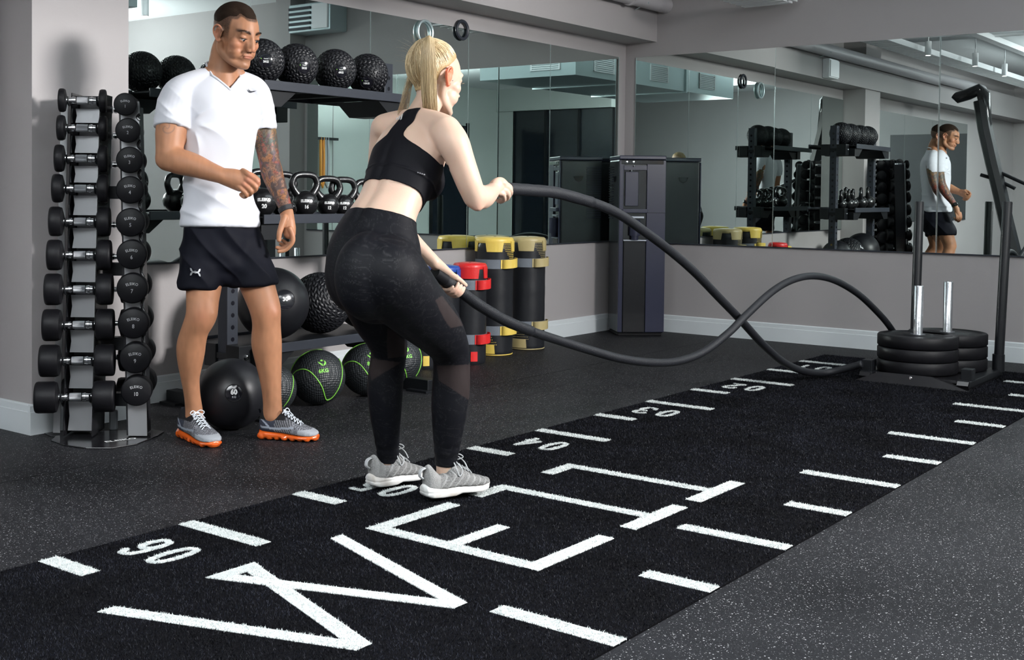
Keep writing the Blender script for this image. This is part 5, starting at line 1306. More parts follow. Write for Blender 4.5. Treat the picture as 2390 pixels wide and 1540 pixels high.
# --- watch on his left wrist
wc=pd(668,489,5.075); wa=(pd(676,516,5.06)-pd(655,462,5.09)).normalized(); m=MB(); b1=wa.orthogonal().normalized(); b2=wa.cross(b1)
m.rings([[wc+wa*o_+(b1*math.cos(a)+b2*math.sin(a))*rr for a in [math.tau*i/28 for i in range(28)]] for o_,rr in ((-.011,.0295),(-.0105,.0335),(.0105,.0330),(.011,.0290))],closed=True)
wo=obj('watch_strap',m,mat('black_watch_strap',(.014,.014,.017),.45,bump=(500,.4)),man)
wd=(RH*.85+FH*.45-FH*.25).normalized(); wd=(wd-wa*wd.dot(wa)).normalized()
obj('watch_case',MB().lathe([(0,0),(.0195,0),(.021,.003),(.021,.009),(.018,.012),(0,.012)],wc+wd*.0285,wd,28),mat('black_watch_case',(.02,.02,.02),.2,.5,coat=.5),man)
# --- trainers
SOLEO=mat('orange_air_sole',(.62,.10,.012),.12,spec=.6,coat=.6); KNIT=vc_mat('knitted_trainer_upper',.7,.25,bump=(450,.5)); LACE=mat('white_lace',(.68,.72,.78),.7)
def trainer(heel,toe,nm,left,lab):
    h,x,y,z,L=shoe_frame(heel,toe); L=L*1.0; s=1 if left else -1
    m=MB(); prof=[(-.02,.012,.050,.090,0),(.0,.028,.036,.122,0),(.06,.036,.032,.130,0),(.15,.040,.032,.112,0),(.25,.041,.031,.104,0),(.35,.042,.030,.112,0),(.43,.043,.029,.110,0),(.52,.045,.027,.096,0),(.62,.048,.025,.080,0),(.72,.050,.023,.069,0),(.82,.049,.022,.060,0),(.91,.042,.022,.052,0),(.97,.030,.024,.045,0),(1.0,.014,.028,.040,0)]
    shoe_loft(m,h,x,y,z,L,prof,32); me=fuse(m,.0030,3)
    V=vco(me); q=V-np.array(h); tl=(q@np.array(y))/L; xl=q@np.array(x); zl=q[:,2]
    c=np.tile(np.array((.045,.047,.055)),(len(V),1))
    stripes=(np.sin((tl*L+zl*.45)*620)>0.1); knit=(np.sin(tl*L*900)*np.sin((zl+np.abs(xl))*900)>0)
    c[stripes&(tl>.28)&(tl<.62)]=(.20,.20,.215); c[knit&(tl>.58)]=(.27,.28,.31)
    toe_=(tl>.70)&(zl<.050+.012*(tl-.7)); c[toe_]=(.33,.35,.38)
    c[(tl<.28)&(zl<.085)]=(.035,.04,.06); c[(tl<.20)&(np.abs(zl-.10+tl*.22)<.005)]=(.30,.33,.40); c[(tl>.03)&(tl<.62)&(np.abs(zl-.052-.02*np.abs(tl-.3))<.0045)]=(.30,.33,.38)
    c[(tl<.46)&(zl>.088)]=(.010,.010,.012); c[(np.abs(xl)<.020)&(tl>.4)&(tl<.70)&(zl>.06)]=(.014,.014,.017)
    setcol(me,c); up=finish('trainer',me,KNIT,man,label=lab)
    # sole of bubble pods
    sl=MB(); shoe_loft(sl,h,x,y,z,L,[(-.03,.014,.018,.040,0),(.0,.034,.012,.046,0),(.1,.042,.010,.044,0),(.3,.042,.011,.040,0),(.5,.045,.010,.034,0),(.7,.052,.008,.030,0),(.85,.051,.008,.030,0),(.95,.038,.010,.030,0),(1.01,.02,.013,.030,0)],28)
    for t,rr in ((.05,.020),(.19,.017),(.32,.0150),(.46,.0150),(.60,.0140),(.73,.0140),(.85,.0125)):
        for sd_ in (-1,1): ellip(sl,h+y*(t*L)+x*(sd_*(.026 if t<.4 else .033))+z*(rr*.85),(rr*1.15,.0165,rr*.85),(y,x,z),16)
    ellip(sl,h+y*(.95*L)+z*.012,(.016,.030,.012),(y,x,z),16)
    sme=fuse(sl,.003,3); mm=sme; ox=man.location; Vv=vco(mm); Vv[:,2]=np.maximum(Vv[:,2],.0005); Vv-=np.array(ox); setco(mm,Vv); mm.polygons.foreach_set('use_smooth',[True]*len(mm.polygons)); mm.materials.append(SOLEO)
    so_=bpy.data.objects.new('sole',mm); COL.objects.link(so_); so_.parent=up; so_['label']='translucent orange bubble sole'
    for k in range(6):
        t0=.40+k*.055; zz=lambda t:.116-(t-.40)*.150
        for sg in (-1,1):
            w=.021; lm=MB(); lm.tube([h+y*(t0*L)+x*(-sg*w)+z*(zz(t0)-.002),h+y*((t0+.014)*L)+x*(-sg*w*.4)+z*(zz(t0)+.007),h+y*((t0+.03)*L)+x*(sg*w*.4)+z*(zz(t0+.04)+.007),h+y*((t0+.045)*L)+x*(sg*w)+z*(zz(t0+.045)-.002)],.0022,6); sub('lace',lm,LACE,up)
    for sg in (-1,1):
        a0=h+y*(.40*L)+z*.121; lm=MB(); lm.tube(smoothpath([a0,a0+x*sg*.018+z*.010+y*.006,a0+x*sg*.032+z*.002+y*.012,a0+x*sg*.022-z*.006+y*.016,a0+x*sg*.006+z*0+y*.006],5),.0020,6); sub('lace',lm,LACE,up)
        lm=MB(); lm.tube([a0,a0+x*sg*.016-z*.004+y*.02,a0+x*sg*.026-z*.022+y*.034],.0019,6); sub('lace',lm,LACE,up)
    lm=MB(); lm.prism([h-y*.004+x*.008+z*.10,h-y*.012+x*.008+z*.125,h-y*.012-x*.008+z*.125,h-y*.004-x*.008+z*.10],y*.003); sub('heel_tab',lm,SHORT,up)
trainer(heelR,toeR,'r',False,'right trainer of grey and black knit'); trainer(heelL,toeL,'l',True,'left trainer of grey and black knit, side on')
# ================================================================== THE WOMAN
def wp(u,v,y): return pl(u,v,1,y)
YC=-.37
X_,Y_,Z_=Vector((1,0,0)),Vector((0,1,0)),Vector((0,0,1))
hR0,tR0=pl(992,1163,2,.014),pl(1137,1142,2,.014); hL0,tL0=pl(866,1137,2,.014),pl(984,1116,2,.014)
wom=thing('person','blonde woman in black sports bra and leggings swinging the rope','person',((hR0.x+hL0.x)/2,(hR0.y+hL0.y)/2,0))
w=MB()
# head frame: faces +x, turned a little to her right, chin slightly down
yaw=math.radians(-7); pit=math.radians(10)
WF=(Vector((math.cos(yaw),math.sin(yaw),0))*math.cos(pit)-Z_*math.sin(pit)).normalized(); WXl=Z_.cross(WF).normalized(); WZ=WF.cross(WXl).normalized()
WO=wp(1016,186,-.37); WS=1.05
def qp(x,y,z): return WO+(WXl*x+WF*y+WZ*z)*WS
wax=(WXl*WS,WF*WS,WZ*WS)
wdet=MB(); wf_=MB(); build_head(wf_,wdet,qp,wax,WS*.95,.965,.86); wf_=blend(wf_,.0032,7)
dome_limb(w,[wp(975,292,YC),wp(990,258,YC),wp(1005,225,-.37),qp(0,-.028,-.01)],[.060,.051,.049,.050],n=24)
# spine: pelvis to shoulders, bent forward
sp=[(872,640,.165,.135),(872,600,.168,.135),(878,560,.158,.122),(888,520,.133,.100),(903,485,.118,.088),(920,450,.120,.092),(936,415,.130,.100),(950,378,.138,.104),(962,345,.140,.098),(972,318,.128,.082),(980,295,.10,.06)]
SPC=[wp(u,v,YC) for u,v,a,b in sp]
dome_limb(w,SPC,[(a,b) for *_,a,b in sp],ref=Y_,n=36)
for s,uv in ((1,(898,292)),(-1,(1043,298))):
    ysh=YC+s*.155
    dome_limb(w,[wp(982,278,YC+s*.03),wp((982+uv[0])/2,(272+uv[1])/2+2,YC+s*.09),wp(uv[0],uv[1]+4,ysh)],[.040,.044,.048],n=20)
for s in (1,-1): ellip(w,SPC[6]+Vector((.060,s*.055,-.010)),(.072,.062,.066),(X_,Y_,Z_))   # bust
# buttocks
ellip(w,wp(850,645,-.445)+Vector((.025,0,0)),(.125,.094,.14),(X_,Y_,Z_)); ellip(w,wp(828,640,-.290)+Vector((.02,0,0)),(.125,.100,.135),(X_,Y_,Z_)); ellip(w,wp(860,650,-.37)+Vector((.04,0,0)),(.13,.15,.15),(X_,Y_,Z_))
# arms
RS,RE,RW=wp(1054,303,-.545),wp(1108,460,-.60),wp(1150,444,-.505)
dome_limb(w,[wp(1040,306,-.525),wp(1058,334,-.56),wp(1077,380,-.58),wp(1094,425,-.595),RE],[.053,.0545,.0475,.0440,.0400],n=22)
dome_limb(w,[RE,wp(1124,460,-.585),wp(1137,455,-.55),RW],[.0410,.0430,.0360,.0285],n=20)
ellip(w,wp(1115,484,-.612),(.020,.020,.018))
LE=Vector((-5.19,-.12,1.0)); LW=wp(1014,612,-.285)
dome_limb(w,[wp(898,300,-.20),(wp(898,300,-.20)+LE)/2+Y_*.01,LE],[.052,.044,.037],n=20)
dome_limb(w,[LE,LE*.62+LW*.38,LE*.3+LW*.7,LW],[.038,.040,.031,.0255],n=20)
# right fist round the rope end: rope runs +x from here
def fist(C0,ax,bk,up,r,side,thumb_on=True,s=1.0):
    "C0 point on rope axis at the palm centre; ax along rope (towards little..index side order), bk from rope to back of hand"
    ax=ax.normalized(); bk=(bk-ax*bk.dot(ax)).normalized(); cr=ax.cross(bk)*side
    for k,(o_,ln) in enumerate(((.030,1.0),(.011,1.06),(-.009,1.0),(-.027,.86))):
        b=C0+ax*o_*s; R_=r+.0085
        pts=[]
        for an in (75,35,-10,-60,-110,-150): 
            a=math.radians(an); pts.append(b+(bk*math.sin(a)+cr*math.cos(a))*R_*(1.0 if an<60 else 1.12))
        finger(wdet,pts[:6 if ln>.9 else 5],.0095*ln*s,.0078*ln*s)
    return cr
# rope axes
raxR=(P1[2]-P1[0]).normalized(); cR=wp(1174,438,-.485)
fwdR=(cR-RW)
Bk=-Y_*1.0
dome_limb(wdet,[RW,wp(1158,436,-.505),wp(1168,434,-.505),wp(1178,438,-.500)],[(.024,.0235),(.030,.022),(.032,.021),(.027,.017)],ref=Z_,n=20)
ellip(wdet,wp(1172,444,-.485),(.030,.020,.028),(X_,Y_,Z_))
for kn,pip,mid_,tip,r_ in (((1176,427),(1190,436),(1191,446),(1182,452),.0100),((1181,435),(1192,447),(1187,457),(1177,458),.0104),((1180,445),(1187,458),(1179,466),(1169,464),.0100),((1174,453),(1177,466),(1168,471),(1160,467),.0088)):
    finger(wdet,[wp(kn[0]-8,kn[1]-1,-.515),wp(*kn,-.522),wp(*pip,-.512),wp(*mid_,-.490),wp(*tip,-.462)],r_*1.05,r_*.82)
finger(wdet,[wp(1156,428,-.47),wp(1168,424,-.455),wp(1180,428,-.448),wp(1190,434,-.452)],.0115,.0085)
# left hand: palm over the grip seen from its back, fingers wrapping below, thumb along the rope
raxL=(P2[3]-P2[0]).normalized(); cL=P2[1]+(P2[2]-P2[1])*.0
bkL=(-X_*.15+Z_*.75+Y_*.3)
vL=-FH*1.0
fistc=cL+raxL*.004
def lf(an,R_,o_):
    a=math.radians(an); upn=(Z_-raxL*Z_.dot(raxL)).normalized(); cam_=(-FH+RH*.1); cam_=(cam_-raxL*cam_.dot(raxL)).normalized(); cam_=(cam_-upn*cam_.dot(upn)).normalized()
    return fistc+raxL*o_+(upn*math.sin(a)+cam_*math.cos(a))*R_
for o_,ln in ((.040,1.0),(.021,1.03),(.002,.98),(-.016,.85)):
    finger(wdet,[lf(150,.030,o_-.010),lf(190,.031,o_-.004),lf(235,.031,o_),lf(285,.030,o_+.002),lf(330,.0295,o_+.004),lf(375,.0285,o_+.006)][:6 if ln>.9 else 5],.0092*ln,.0074*ln)
dome_limb(wdet,[LW,LW*.55+lf(120,.030,.0)*.45,lf(125,.031,.008),lf(135,.028,.030)],[(.0225,.024),(.030,.019),(.034,.0145),(.026,.011)],ref=raxL,n=20)
finger(wdet,[lf(95,.032,-.012),lf(82,.033,.020),lf(70,.0315,.046),lf(62,.030,.066)],.0125,.0082)
# legs
rleg=[(900,640,-.48,.125),(945,690,-.48,.112),(990,735,-.48,.098),(1025,775,-.475,.083),(1048,812,-.47,.067),(1054,842,-.465,.0610),(1054,880,-.46,.0620),(1052,912,-.455,.0630),(1049,955,-.45,.0600),(1045,1010,-.44,.0500),(1042,1055,-.43,.0410),(1041,1095,-.425,.0355),(1041,1120,-.42,.035),(1041,1130,-.42,.034)]
lleg=[(850,630,-.27,.118),(868,690,-.26,.104),(885,740,-.25,.090),(900,780,-.24,.074),(908,815,-.23,.0630),(904,850,-.22,.0600),(900,885,-.215,.0610),(899,925,-.21,.0590),(900,975,-.20,.0520),(903,1025,-.19,.0430),(906,1060,-.18,.0380),(907,1090,-.175,.034),(908,1108,-.175,.034),(908,1114,-.175,.033)]
def legp(rows): return [wp(u,v,y) for u,v,y,r in rows],[r for *_,r in rows]
for rows in (rleg,lleg): P_,R_=legp(rows); dome_limb(w,P_,R_,n=24)
w=blend(w,.0075,15)
for q_ in (wf_,wdet): w.add(q_.v,q_.f)
wm=fuse(w,.0031,4)
V=vco(wm);N_=vno(wm)
# spine furrow
spl=np.array([list(p) for p in SPC]); 
tang=(SPC[8]-SPC[3]).normalized(); bkn=tang.cross(Y_).normalized(); bkn=-bkn if bkn.x>0 else bkn
rel=V-np.array(SPC[3]); s_=rel@np.array(tang); yb=V[:,1]-YC; xb=rel@np.array(bkn)
fur=-.006*np.exp(-(yb/.014)**2)*(xb>.0)*sm(s_,-.10,-.02)*(1-sm(s_,.22,.30)); fur+=.0025*np.exp(-((np.abs(yb)-.035)/.02)**2)*(xb>.0)*sm(s_,-.08,0)*(1-sm(s_,.16,.22))
V=V+N_*fur[:,None]; setco(wm,V)
col=np.tile(np.array((.53,.37,.285)),(len(V),1))*(1+.035*vnoise(V*20,61))[:,None]
Bw=np.array([list(WXl),list(WF),list(WZ)]); wl=((V-np.array(WO))@Bw.T)/WS; H=((wl**2).sum(1)<.15**2)&(wl[:,2]>-.12); ax_=np.abs(wl[:,0])
earw=H&(ax_>.0715)&(wl[:,1]<.012)&(wl[:,1]>-.06)&(np.abs(wl[:,2])<.045)
mixc(np.where(earw,.85,0),(.72,.16,.08)); mixc(np.where(H,.4*gauss(np.stack([ax_,wl[:,1],wl[:,2]],1),(.04,.07,-.02),.03),0),(.70,.36,.28))
mixc(np.where(H,.6*np.exp(-((ax_)/.02)**4)*np.exp(-((wl[:,2]+.06)/.008)**2)*(wl[:,1]>.08),0),(.55,.2,.17))
for p,rr,k_ in ((wp(1115,486,-.61),.03,.5),(cR+Z_*.03,.03,.3),(lf(300,.03,.02),.03,.35)): mixc(k_*gauss(V,p,rr),(.66,.30,.22))
setcol(wm,np.clip(col,0,1)); SKW=skin_mat('fair_skin',.46,.10)
# leggings: offset shell from the waist to above the ankles
wz=np.array(wp(886,510,YC))[2]
waistline=wz+.0*V[:,0]
# waist plane tilted with the spine
wpt=np.array(wp(888,506,YC)); wn=np.array((SPC[4]-SPC[2]).normalized()); wn=wn*.75+np.array((0,0,1))*.25
below=((V-wpt)@wn)<0
armL=(np.linalg.norm(V-np.array(LW),axis=1)<.17)|(segd(V,np.array(LE),np.array(LW))[0]<.046)
armR=segd(V,np.array(RE),np.array(RW))[0]<.07
ankR=np.array(wp(1042,1086,-.427))[2]; ankL=np.array(wp(906,1079,-.18))[2]
ank=np.where(V[:,1]<-.31,ankR,ankL)
hand=(np.linalg.norm(V-np.array(cR),axis=1)<.12)|(np.linalg.norm(V-np.array(cL),axis=1)<.10)
# keep only the region connected to the legs: exclude the left forearm by distance test
kp=below&(V[:,2]>ank)&~hand&~armR&~(segd(V,np.array(LE),np.array(LW))[0]<.064)&~(segd(V,np.array(LW),np.array(cL))[0]<.075)&~(segd(V,np.array(wp(898,300,-.20)),np.array(LE))[0]<.07)
off=np.full(len(V),.0035)+.0012*vnoise(V*14,71)+.0012*np.sin(V[:,2]*160)*np.exp(-((V[:,2]-ank-.05)/.04)**2)
lg,us=submesh(wm,kp,off)
VL=V[us]; c=np.tile(np.array((.0028,.0030,.0050)),(len(us),1))
# snakeskin print: faint lighter dotted scales
A_n=vnoise(VL*36,81); pr_=np.exp(-((A_n-.1)/.10)**2)+np.exp(-((A_n+.45)/.10)**2); dots=(np.sin(VL[:,2]*1500)*np.sin((VL[:,0]+VL[:,1])*1500)>.1)
c+= (np.clip(pr_,0,1)*dots*.012)[:,None]
# sheer mesh panels on the outer thigh and behind/below the knee
def panel(poly,yr):
    q=np.array([[FPX*(d@_M[0])/(d@_M[2])+CX, -FPX*(d@_M[1])/(d@_M[2])+CY] for d in (VL-_C)])
    inside=np.zeros(len(q),bool)
    x,y=q[:,0],q[:,1]; n=len(poly)
    for i in range(n):
        x1,y1=poly[i];x2,y2=poly[(i+1)%n]; inside^=((y1>y)!=(y2>y))&(x<(x2-x1)*(y-y1)/(y2-y1+1e-9)+x1)
    nn=vno(wm)[us]; side=(nn@np.array(-FH))>-.15
    return inside&side&(VL[:,1]>yr[0])&(VL[:,1]<yr[1])
pm=np.array((.022,.016,.016))
for poly,yr in (([(1013,700),(1030,690),(1070,745),(1078,760),(1050,765),(1035,745)],(-.7,-.37)),([(1020,852),(1096,850),(1094,934),(1025,887)],(-.7,-.37)),([(903,765),(918,770),(945,800),(946,830),(905,835),(902,800)],(-.37,0)),([(872,836),(935,845),(868,888),(865,860)],(-.37,0))):
    c[panel(poly,yr)]=pm
setcol(lg,c); LEGM=vc_mat('black_snakeskin_leggings',.6,.14,bump=(900,.1))
finish('body',wm,SKW,wom); lo=finish('leggings',lg,LEGM,wom); sd=lo.modifiers.new('thickness','SOLIDIFY'); sd.thickness=.002; sd.offset=-1
# sports bra: racerback
s0=(wp(905,470,YC)-SPC[3]).dot(tang)
rel=V-np.array(SPC[3]); s_=rel@np.array(tang); xb=rel@np.array(bkn); yb=V[:,1]-YC
sB0=(wp(893,428,YC)-SPC[3]).dot(tang); sB1=(wp(945,384,YC)-SPC[3]).dot(tang); sB2=(wp(955,345,YC)-SPC[3]).dot(tang); sTop=(wp(968,272,YC)-SPC[3]).dot(tang)
bot=sB0-.0+.035*sm(-xb,-.02,.10)*-1   # dips under the bust in front
wb=np.where(s_<sB1,.30,.034+.125*(1-sm(s_,sB1-.005,sB2+.012))**1.6)
wb=np.where(s_>sB2+.03,.034+.012*sm(s_,sB2+.03,sTop),wb)
back_=(xb>-.02)&(np.abs(yb)<wb)
fr_=(xb<=-.02)&((s_<sB1+.02)|((np.abs(np.abs(yb)-.055)<.02)&(s_<sTop+.03)))
armd=np.minimum(np.minimum(np.minimum(segd(V,np.array(LE),np.array(LW))[0],segd(V,np.array(LW),np.array(cL))[0]-.02),segd(V,np.array(RE),np.array(RW))[0])-.012,np.minimum(segd(V,np.array(wp(1064,335,-.565)),np.array(RE))[0],segd(V,np.array(wp(900,330,-.17)),np.array(LE))[0]))
kp=(back_|fr_)&(s_>bot)&(s_<sTop+.012)&(armd>.052)&~hand&(np.abs(yb)<.19)&~H
kp&=(np.linalg.norm(V-np.array(WO),axis=1)>.14)
off=np.full(len(V),.0038); off+=.0025*np.exp(-((s_-sB0-.055)/.004)**2)
bra,us=submesh(wm,kp,off); setco(bra,vco(bra)+np.array(wom.location))
BRAM=mat('black_sports_bra_fabric',(.003,.003,.005),.65,spec=.12,bump=(800,.1))
bo=finish('sports_bra',bra,BRAM,wom); sd=bo.modifiers.new('thickness','SOLIDIFY'); sd.thickness=.0025; sd.offset=-1
def on_w(me,u,v,back=.001):
    Vv=vco(me)+np.array(wom.location); r=ray(u,v); rn=r/np.linalg.norm(r); q=Vv-_C; t=q@rn; d=np.linalg.norm(q-t[:,None]*rn,axis=1)
    i=np.where(d<.0055)[0]
    if not len(i): i=np.array([np.argmin(d)])
    j=i[np.argmin(t[i])]; return Vector(_C+rn*(t[j]-back))
_man=man; man=wom
try:
    decal('brand_print',[[(u0+s_,v0),(u0+s_+3.2,v0-1.6),(u0+s_+3.6+h_*.25,v0-1.6-h_),(u0+s_+h_*.25,v0-h_)] for u0,v0 in ((924,280),) for s_,h_ in ((0,5),(5,9),(10,13))],lambda u,v:on_w(bra,u,v,.002),mat('grey_bra_print',(.45,.45,.45),.5),'three slanted grey bars printed at the strap')
    decal('brand_print',[[(974+k*5,400.5+k*1.6),(977.5+k*5,401.5+k*1.6),(977.2+k*5,404.5+k*1.6),(973.7+k*5,403.4+k*1.6)] for k in range(4)],lambda u,v:on_w(bra,u,v,.002),mat('faint_grey_print',(.12,.12,.13),.5))
except Exception as ex: print('decal',ex)
man=_man
# --- hair
from mathutils.kdtree import KDTree
HB=mat('blonde_hair',(.52,.34,.13),.42,spec=.5); nt=HB.node_tree
g_=nt.nodes.new('ShaderNodeNewGeometry'); rp_=nt.nodes.new('ShaderNodeValToRGB'); rp_.color_ramp.elements[0].color=(.30,.20,.09,1); rp_.color_ramp.elements[1].color=(.74,.60,.38,1)
nt.links.new(g_.outputs['Random Per Island'],rp_.inputs[0]); nt.links.new(rp_.outputs[0],nt.nodes['Principled BSDF'].inputs['Base Color'])
HBC=mat('blonde_hair_under',(.36,.245,.115),.5,spec=.35,bump=(90,.3))
Vh=vco(wm)+np.array(wom.location); Nh=vno(wm); wl=((Vh-np.array(WO))@Bw.T)/WS; ax_=np.abs(wl[:,0])
Hh_=((wl**2).sum(1)<.15**2)
mask=sm(wl[:,2]+.9*np.clip(-wl[:,1]-.0,-.1,.10)*1.0-.055,-.012,.012)     # rises to the forehead, falls to the nape
mask=np.where((wl[:,1]<-.035)&(wl[:,2]>-.050+.03*sm(ax_,.04,.06)),np.maximum(mask,sm(-wl[:,1],.035,.05)),mask)
mask*=Hh_; mask*=np.where((ax_>.0725)&(np.abs(wl[:,2])<.04)&(wl[:,1]>-.06),0,1)
kp=mask>.25; off=.0008+.0026*mask+.0006*np.sin(np.arctan2(wl[:,0],wl[:,1]+.06)*70)
cap,us=submesh(wm,kp,off*1.0); V_=vco(cap); setco(cap,V_+np.array(wom.location)); finish('hair',cap,HBC,wom)
idx=np.where(kp)[0]; kd=KDTree(len(idx))
for j,i in enumerate(idx): kd.insert(Vh[i],j)
kd.balance()
rng=np.random.default_rng(11)
TB_=qp(0,-.072,.100)        # where the tail is tied, high at the crown
st_=MB()
def strand(pts,r0=.0011,r1=.0006,mb=None):
    r0*=.62; r1*=.62; P=smoothpath(pts,2); (mb or st_).tube(P,[r0+(r1-r0)*i/(len(P)-1) for i in range(len(P))],3)
edge=idx[(mask[idx]<.75)]; pool=np.concatenate([rng.choice(edge,900),rng.choice(idx,2400)])
for i in pool:
    a=Vector(Vh[i]); pts=[]
    for k in range(9):
        t=k/8; q=a.lerp(TB_,t); cvec=(q-qp(0,-.018,.035)); co,j,d=kd.find(q+cvec.normalized()*.02)
        n=Vector(Nh[idx[j]]); lift=.0008+(.0035+.003*rng.random())*min(1,t*3)+(.008*t**4)
        pts.append(Vector(co)+n*lift if k<8 else TB_+Vector(rng.normal(0,.004,3)))
    strand(pts,.0013,.0012)
obj('hair_strands',st_,HB,wom,smooth=180)['kind']='stuff'
obj('hair_tie',MB().tube([TB_+(X_*0+WXl*math.cos(a)+ (WF*.8+WZ*.2)*math.sin(a))*.0165+WZ*.010 for a in [i*math.tau/24 for i in range(24)]],.0045,8,closed=True),HBC,wom)
# ponytail: up and over, then straight down on the camera's side of the neck
tail=MB(); base_=[TB_,wp(1002,92,-.40),wp(1014,86,-.43)-X_*.03,wp(1022,120,-.44)-X_*.05,wp(1024,165,-.44)-X_*.055,wp(1023,215,-.43)-X_*.05,wp(1024,268,-.42)-X_*.045]
core=MB(); cp=smoothpath([b-FH*-.006 for b in base_[2:]],6); core.tube(cp,[.006+.012*math.sin(min(1,i/12)*math.pi/2)*(1-.5*max(0,(i-14)/12)) for i in range(len(cp))],16,flat=(X_,.6)); obj('ponytail',core,HBC,wom,smooth=180)
st_=MB()
for i in range(1300):
    an=rng.random()*math.tau; rr=math.sqrt(rng.random()); L_=.86+.16*rng.random()
    pts=[]
    for k,b in enumerate(base_):
        wd_=[.006,.011,.017,.023,.026,.026,.025][k]; t=k/6
        if t>L_: b=base_[k-1].lerp(b,max(0,(L_*6-(k-1))))
        q=b-Z_*(rr*rr*(.016 if k in (1,2) else 0)*abs(math.cos(an)))+RH*math.cos(an)*rr*wd_*1.0-FH*abs(math.sin(an))*rr*wd_*.75+RH*rng.normal(0,.0012)
        pts.append(q)
        if t>L_: break
    strand(pts,.0013,.0007)
# wisps: loose hair at the nape and flyaways
for i in range(90):
    a=qp(.050+.02*rng.random(),-.070+.03*rng.random(),.015-.03*rng.random()); u_=930+28*rng.random(); strand([a,(a+wp(u_+8,235,-.30))/2-X_*.01,wp(u_,258+14*rng.random(),-.29)-X_*.01],.0009,.0004)
for i in range(40):
    th=rng.random()*2.6-.2; a=qp(.072*math.cos(th)*.95,-.06-.02*rng.random(),.05+.07*math.sin(th)); o_=(a-qp(0,0,.03)).normalized()
    strand([a,a+o_*.012+Z_*.004,a+o_*(.02+.02*rng.random())+Vector(rng.normal(0,.008,3))],.00030,.00015)
obj('ponytail_strands',st_,HB,wom,smooth=180)['kind']='stuff'
# eyes and lashes (seen edge-on)
for s in (-1,1):
    m=MB(); ellip(m,qp(s*.031,.0715,.0055),(.0122,.0122,.0122),wax); e=obj('eye',m,EYE,wom,smooth=180)
    m=MB(); m.lathe([(0,.0124)]+[(.0124*math.sin(a),.0124*math.cos(a)) for a in (.15,.3,.45)],qp(s*.031,.0715,.0055),WF,18); sub('iris',m,IRIS,e,smooth=180)
    m=MB()
    for k in range(9): a=qp(s*(.022+k*.0024),.0855-.0006*k,.004); m.tube([a,a+WF*.005+WZ*.0015+WXl*s*.001*k*.5,a+WF*.008+WZ*.004+WXl*s*.001*k],.0004,4)
    obj('eyelashes',m,mat('light_lashes',(.35,.25,.15),.6),wom,smooth=180)
for p_ in ((-.0745,-.001,-.018),(-.0755,.006,-.006)): 
    m=MB(); ellip(m,qp(*p_),(.002,.002,.002),wax,10); obj('ear_stud',m,CHROME,wom,smooth=180)
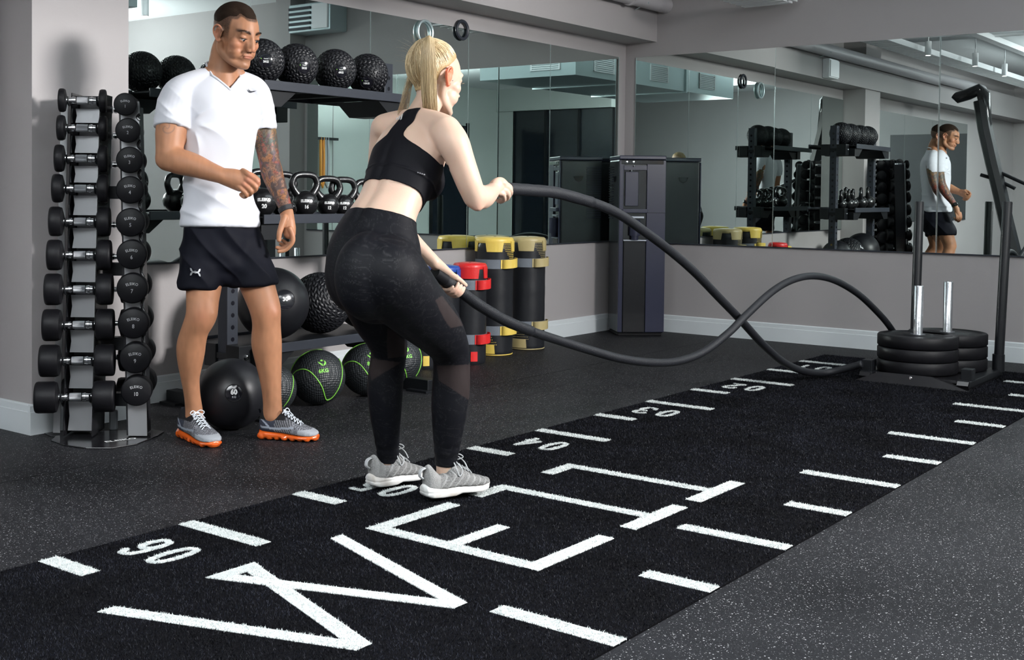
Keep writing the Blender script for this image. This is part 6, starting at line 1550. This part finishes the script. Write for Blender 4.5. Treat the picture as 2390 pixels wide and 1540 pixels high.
# --- running shoes
KNG=vc_mat('grey_knit_upper',.75,.2,bump=(420,.7)); SOLW=mat('worn_white_foam_sole',(.58,.58,.57),.5,var=(14,(.42,.38,.34),.52,.75)); LACG=mat('grey_lace',(.36,.37,.38),.7); SOCK=mat('blue_sock',(.10,.13,.27),.8)
def runner(h0,t0,lab):
    h,x,y,z,L=shoe_frame(h0,t0); m=MB()
    prof=[(-.01,.012,.045,.080,0),(.015,.027,.034,.112,0),(.06,.034,.030,.116,0),(.14,.037,.030,.092,0),(.22,.039,.030,.074,0),(.30,.040,.030,.080,0),(.38,.040,.030,.108,0),(.46,.041,.030,.108,0),(.55,.043,.029,.091,0),(.66,.046,.028,.074,0),(.77,.047,.028,.062,0),(.87,.043,.029,.054,0),(.95,.032,.031,.048,0),(1.0,.014,.034,.043,0)]
    shoe_loft(m,h,x,y,z,L,prof,32); me=fuse(m,.0028,3); V=vco(me); q=V-np.array(h); tl=(q@np.array(y))/L; xl=q@np.array(x); zl=q[:,2]-h.z
    # raised cable-knit ribs
    dm=(np.cos(tl*L*260)+np.cos((zl+tl*.03)*300)); rib=np.abs(((tl*L*1.0+np.abs(zl-.06)*.9)*34)%1-.5)
    V=V+vno(me)*((.0012*(rib<.12)+.0005*np.sign(np.sin(tl*L*1100)*np.sin(zl*1100)))*(tl>.16))[:,None]; setco(me,V)
    c=np.tile(np.array((.235,.235,.232)),(len(V),1)); c*=(1+.12*vnoise(V*40,91))[:,None]; c[(rib<.12)&(tl>.16)]*=1.35; holes=(np.sin(tl*L*1500)*np.sin(zl*1500)>.45)&(tl>.16)&(rib>.2); c[holes]*=.45
    c[(tl<.16)]=(.30,.30,.295); c[(tl<.42)&(zl>.093)]=(.33,.33,.33); setcol(me,c); up=finish('running_shoe',me,KNG,wom,label=lab)
    sl=MB(); shoe_loft(sl,h,x,y,z,L,[(-.045,.012,.022,.044,0),(-.02,.030,.010,.050,0),(.05,.040,.002,.050,0),(.2,.042,.0,.047,0),(.40,.041,.0,.044,0),(.50,.043,.008,.042,0),(.65,.048,.006,.040,0),(.8,.049,.004,.038,0),(.92,.041,.009,.038,0),(.99,.022,.020,.038,0),(1.015,.010,.028,.037,0)],32)
    sme=fuse(sl,.0028,3); Vv=vco(sme); qz=Vv[:,2]-h.z; Vv=Vv-vno(sme)*(.0022*np.exp(-((qz-.024)/.0025)**2))[:,None]-np.array(wom.location); setco(sme,Vv); sme.polygons.foreach_set('use_smooth',[True]*len(sme.polygons)); sme.materials.append(SOLW)
    o=bpy.data.objects.new('sole',sme); COL.objects.link(o); o.parent=up; o['label']='white foam sole with a grooved heel'
    for k in range(6):
        t_=.42+k*.05; zz=lambda t:.117-(t-.40)*.148
        lm=MB(); lm.tube([h+y*(t_*L)-x*.020+z*(zz(t_)-.002),h+y*((t_+.012)*L)+z*(zz(t_)+.006),h+y*((t_+.02)*L)+x*.020+z*(zz(t_+.02)-.002)],.0022,6); sub('lace',lm,LACG,up)
    a0=h+y*(.40*L)+z*.122
    for pth in ([a0,a0+x*.012+z*.020+y*.006,a0+x*.022+z*.022+y*.022,a0+x*.026+z*.012+y*.034,a0+x*.018+z*.004+y*.022,a0],[a0,a0+x*.026-z*.006-y*.002,a0+x*.040-z*.030+y*.002,a0+x*.042-z*.050+y*.012,a0+x*.040-z*.030+y*.024,a0+x*.02-z*.004+y*.01],[a0,a0+y*.022+z*.012,a0+y*.042-z*.006+x*.02,a0+y*.05-z*.03+x*.032]):
        lm=MB(); lm.tube(smoothpath(pth,5),.0021,6,flat=(x,1.0)); sub('lace',lm,LACG,up)
    lm=MB(); lm.tube(smoothpath([h-y*.002+z*.105,h-y*.018+z*.098,h-y*.022+z*.080,h-y*.010+z*.070],5),.004,8,flat=(x,2.2)); sub('heel_tab',lm,LACG,up)
for (a,b,lab) in ((hR0,tR0,'right running shoe of grey cable knit'),(hL0,tL0,'left running shoe of grey cable knit')): runner(a,b,lab)
for (u,v,y) in ((1041,1122,-.422),(908,1107,-.175)):
    c=wp(u,v,y); sk=MB(); R_=[]
    for dz_,r_ in ((-.016,.036),(.0,.0365),(.005,.0372),(.0055,.034)): R_.append([c+Vector((math.cos(a)*r_*1.15+.004,math.sin(a)*r_,dz_)) for a in [math.tau*i/28 for i in range(28)]])
    sk.rings(R_); obj('sock',sk,SOCK,wom)
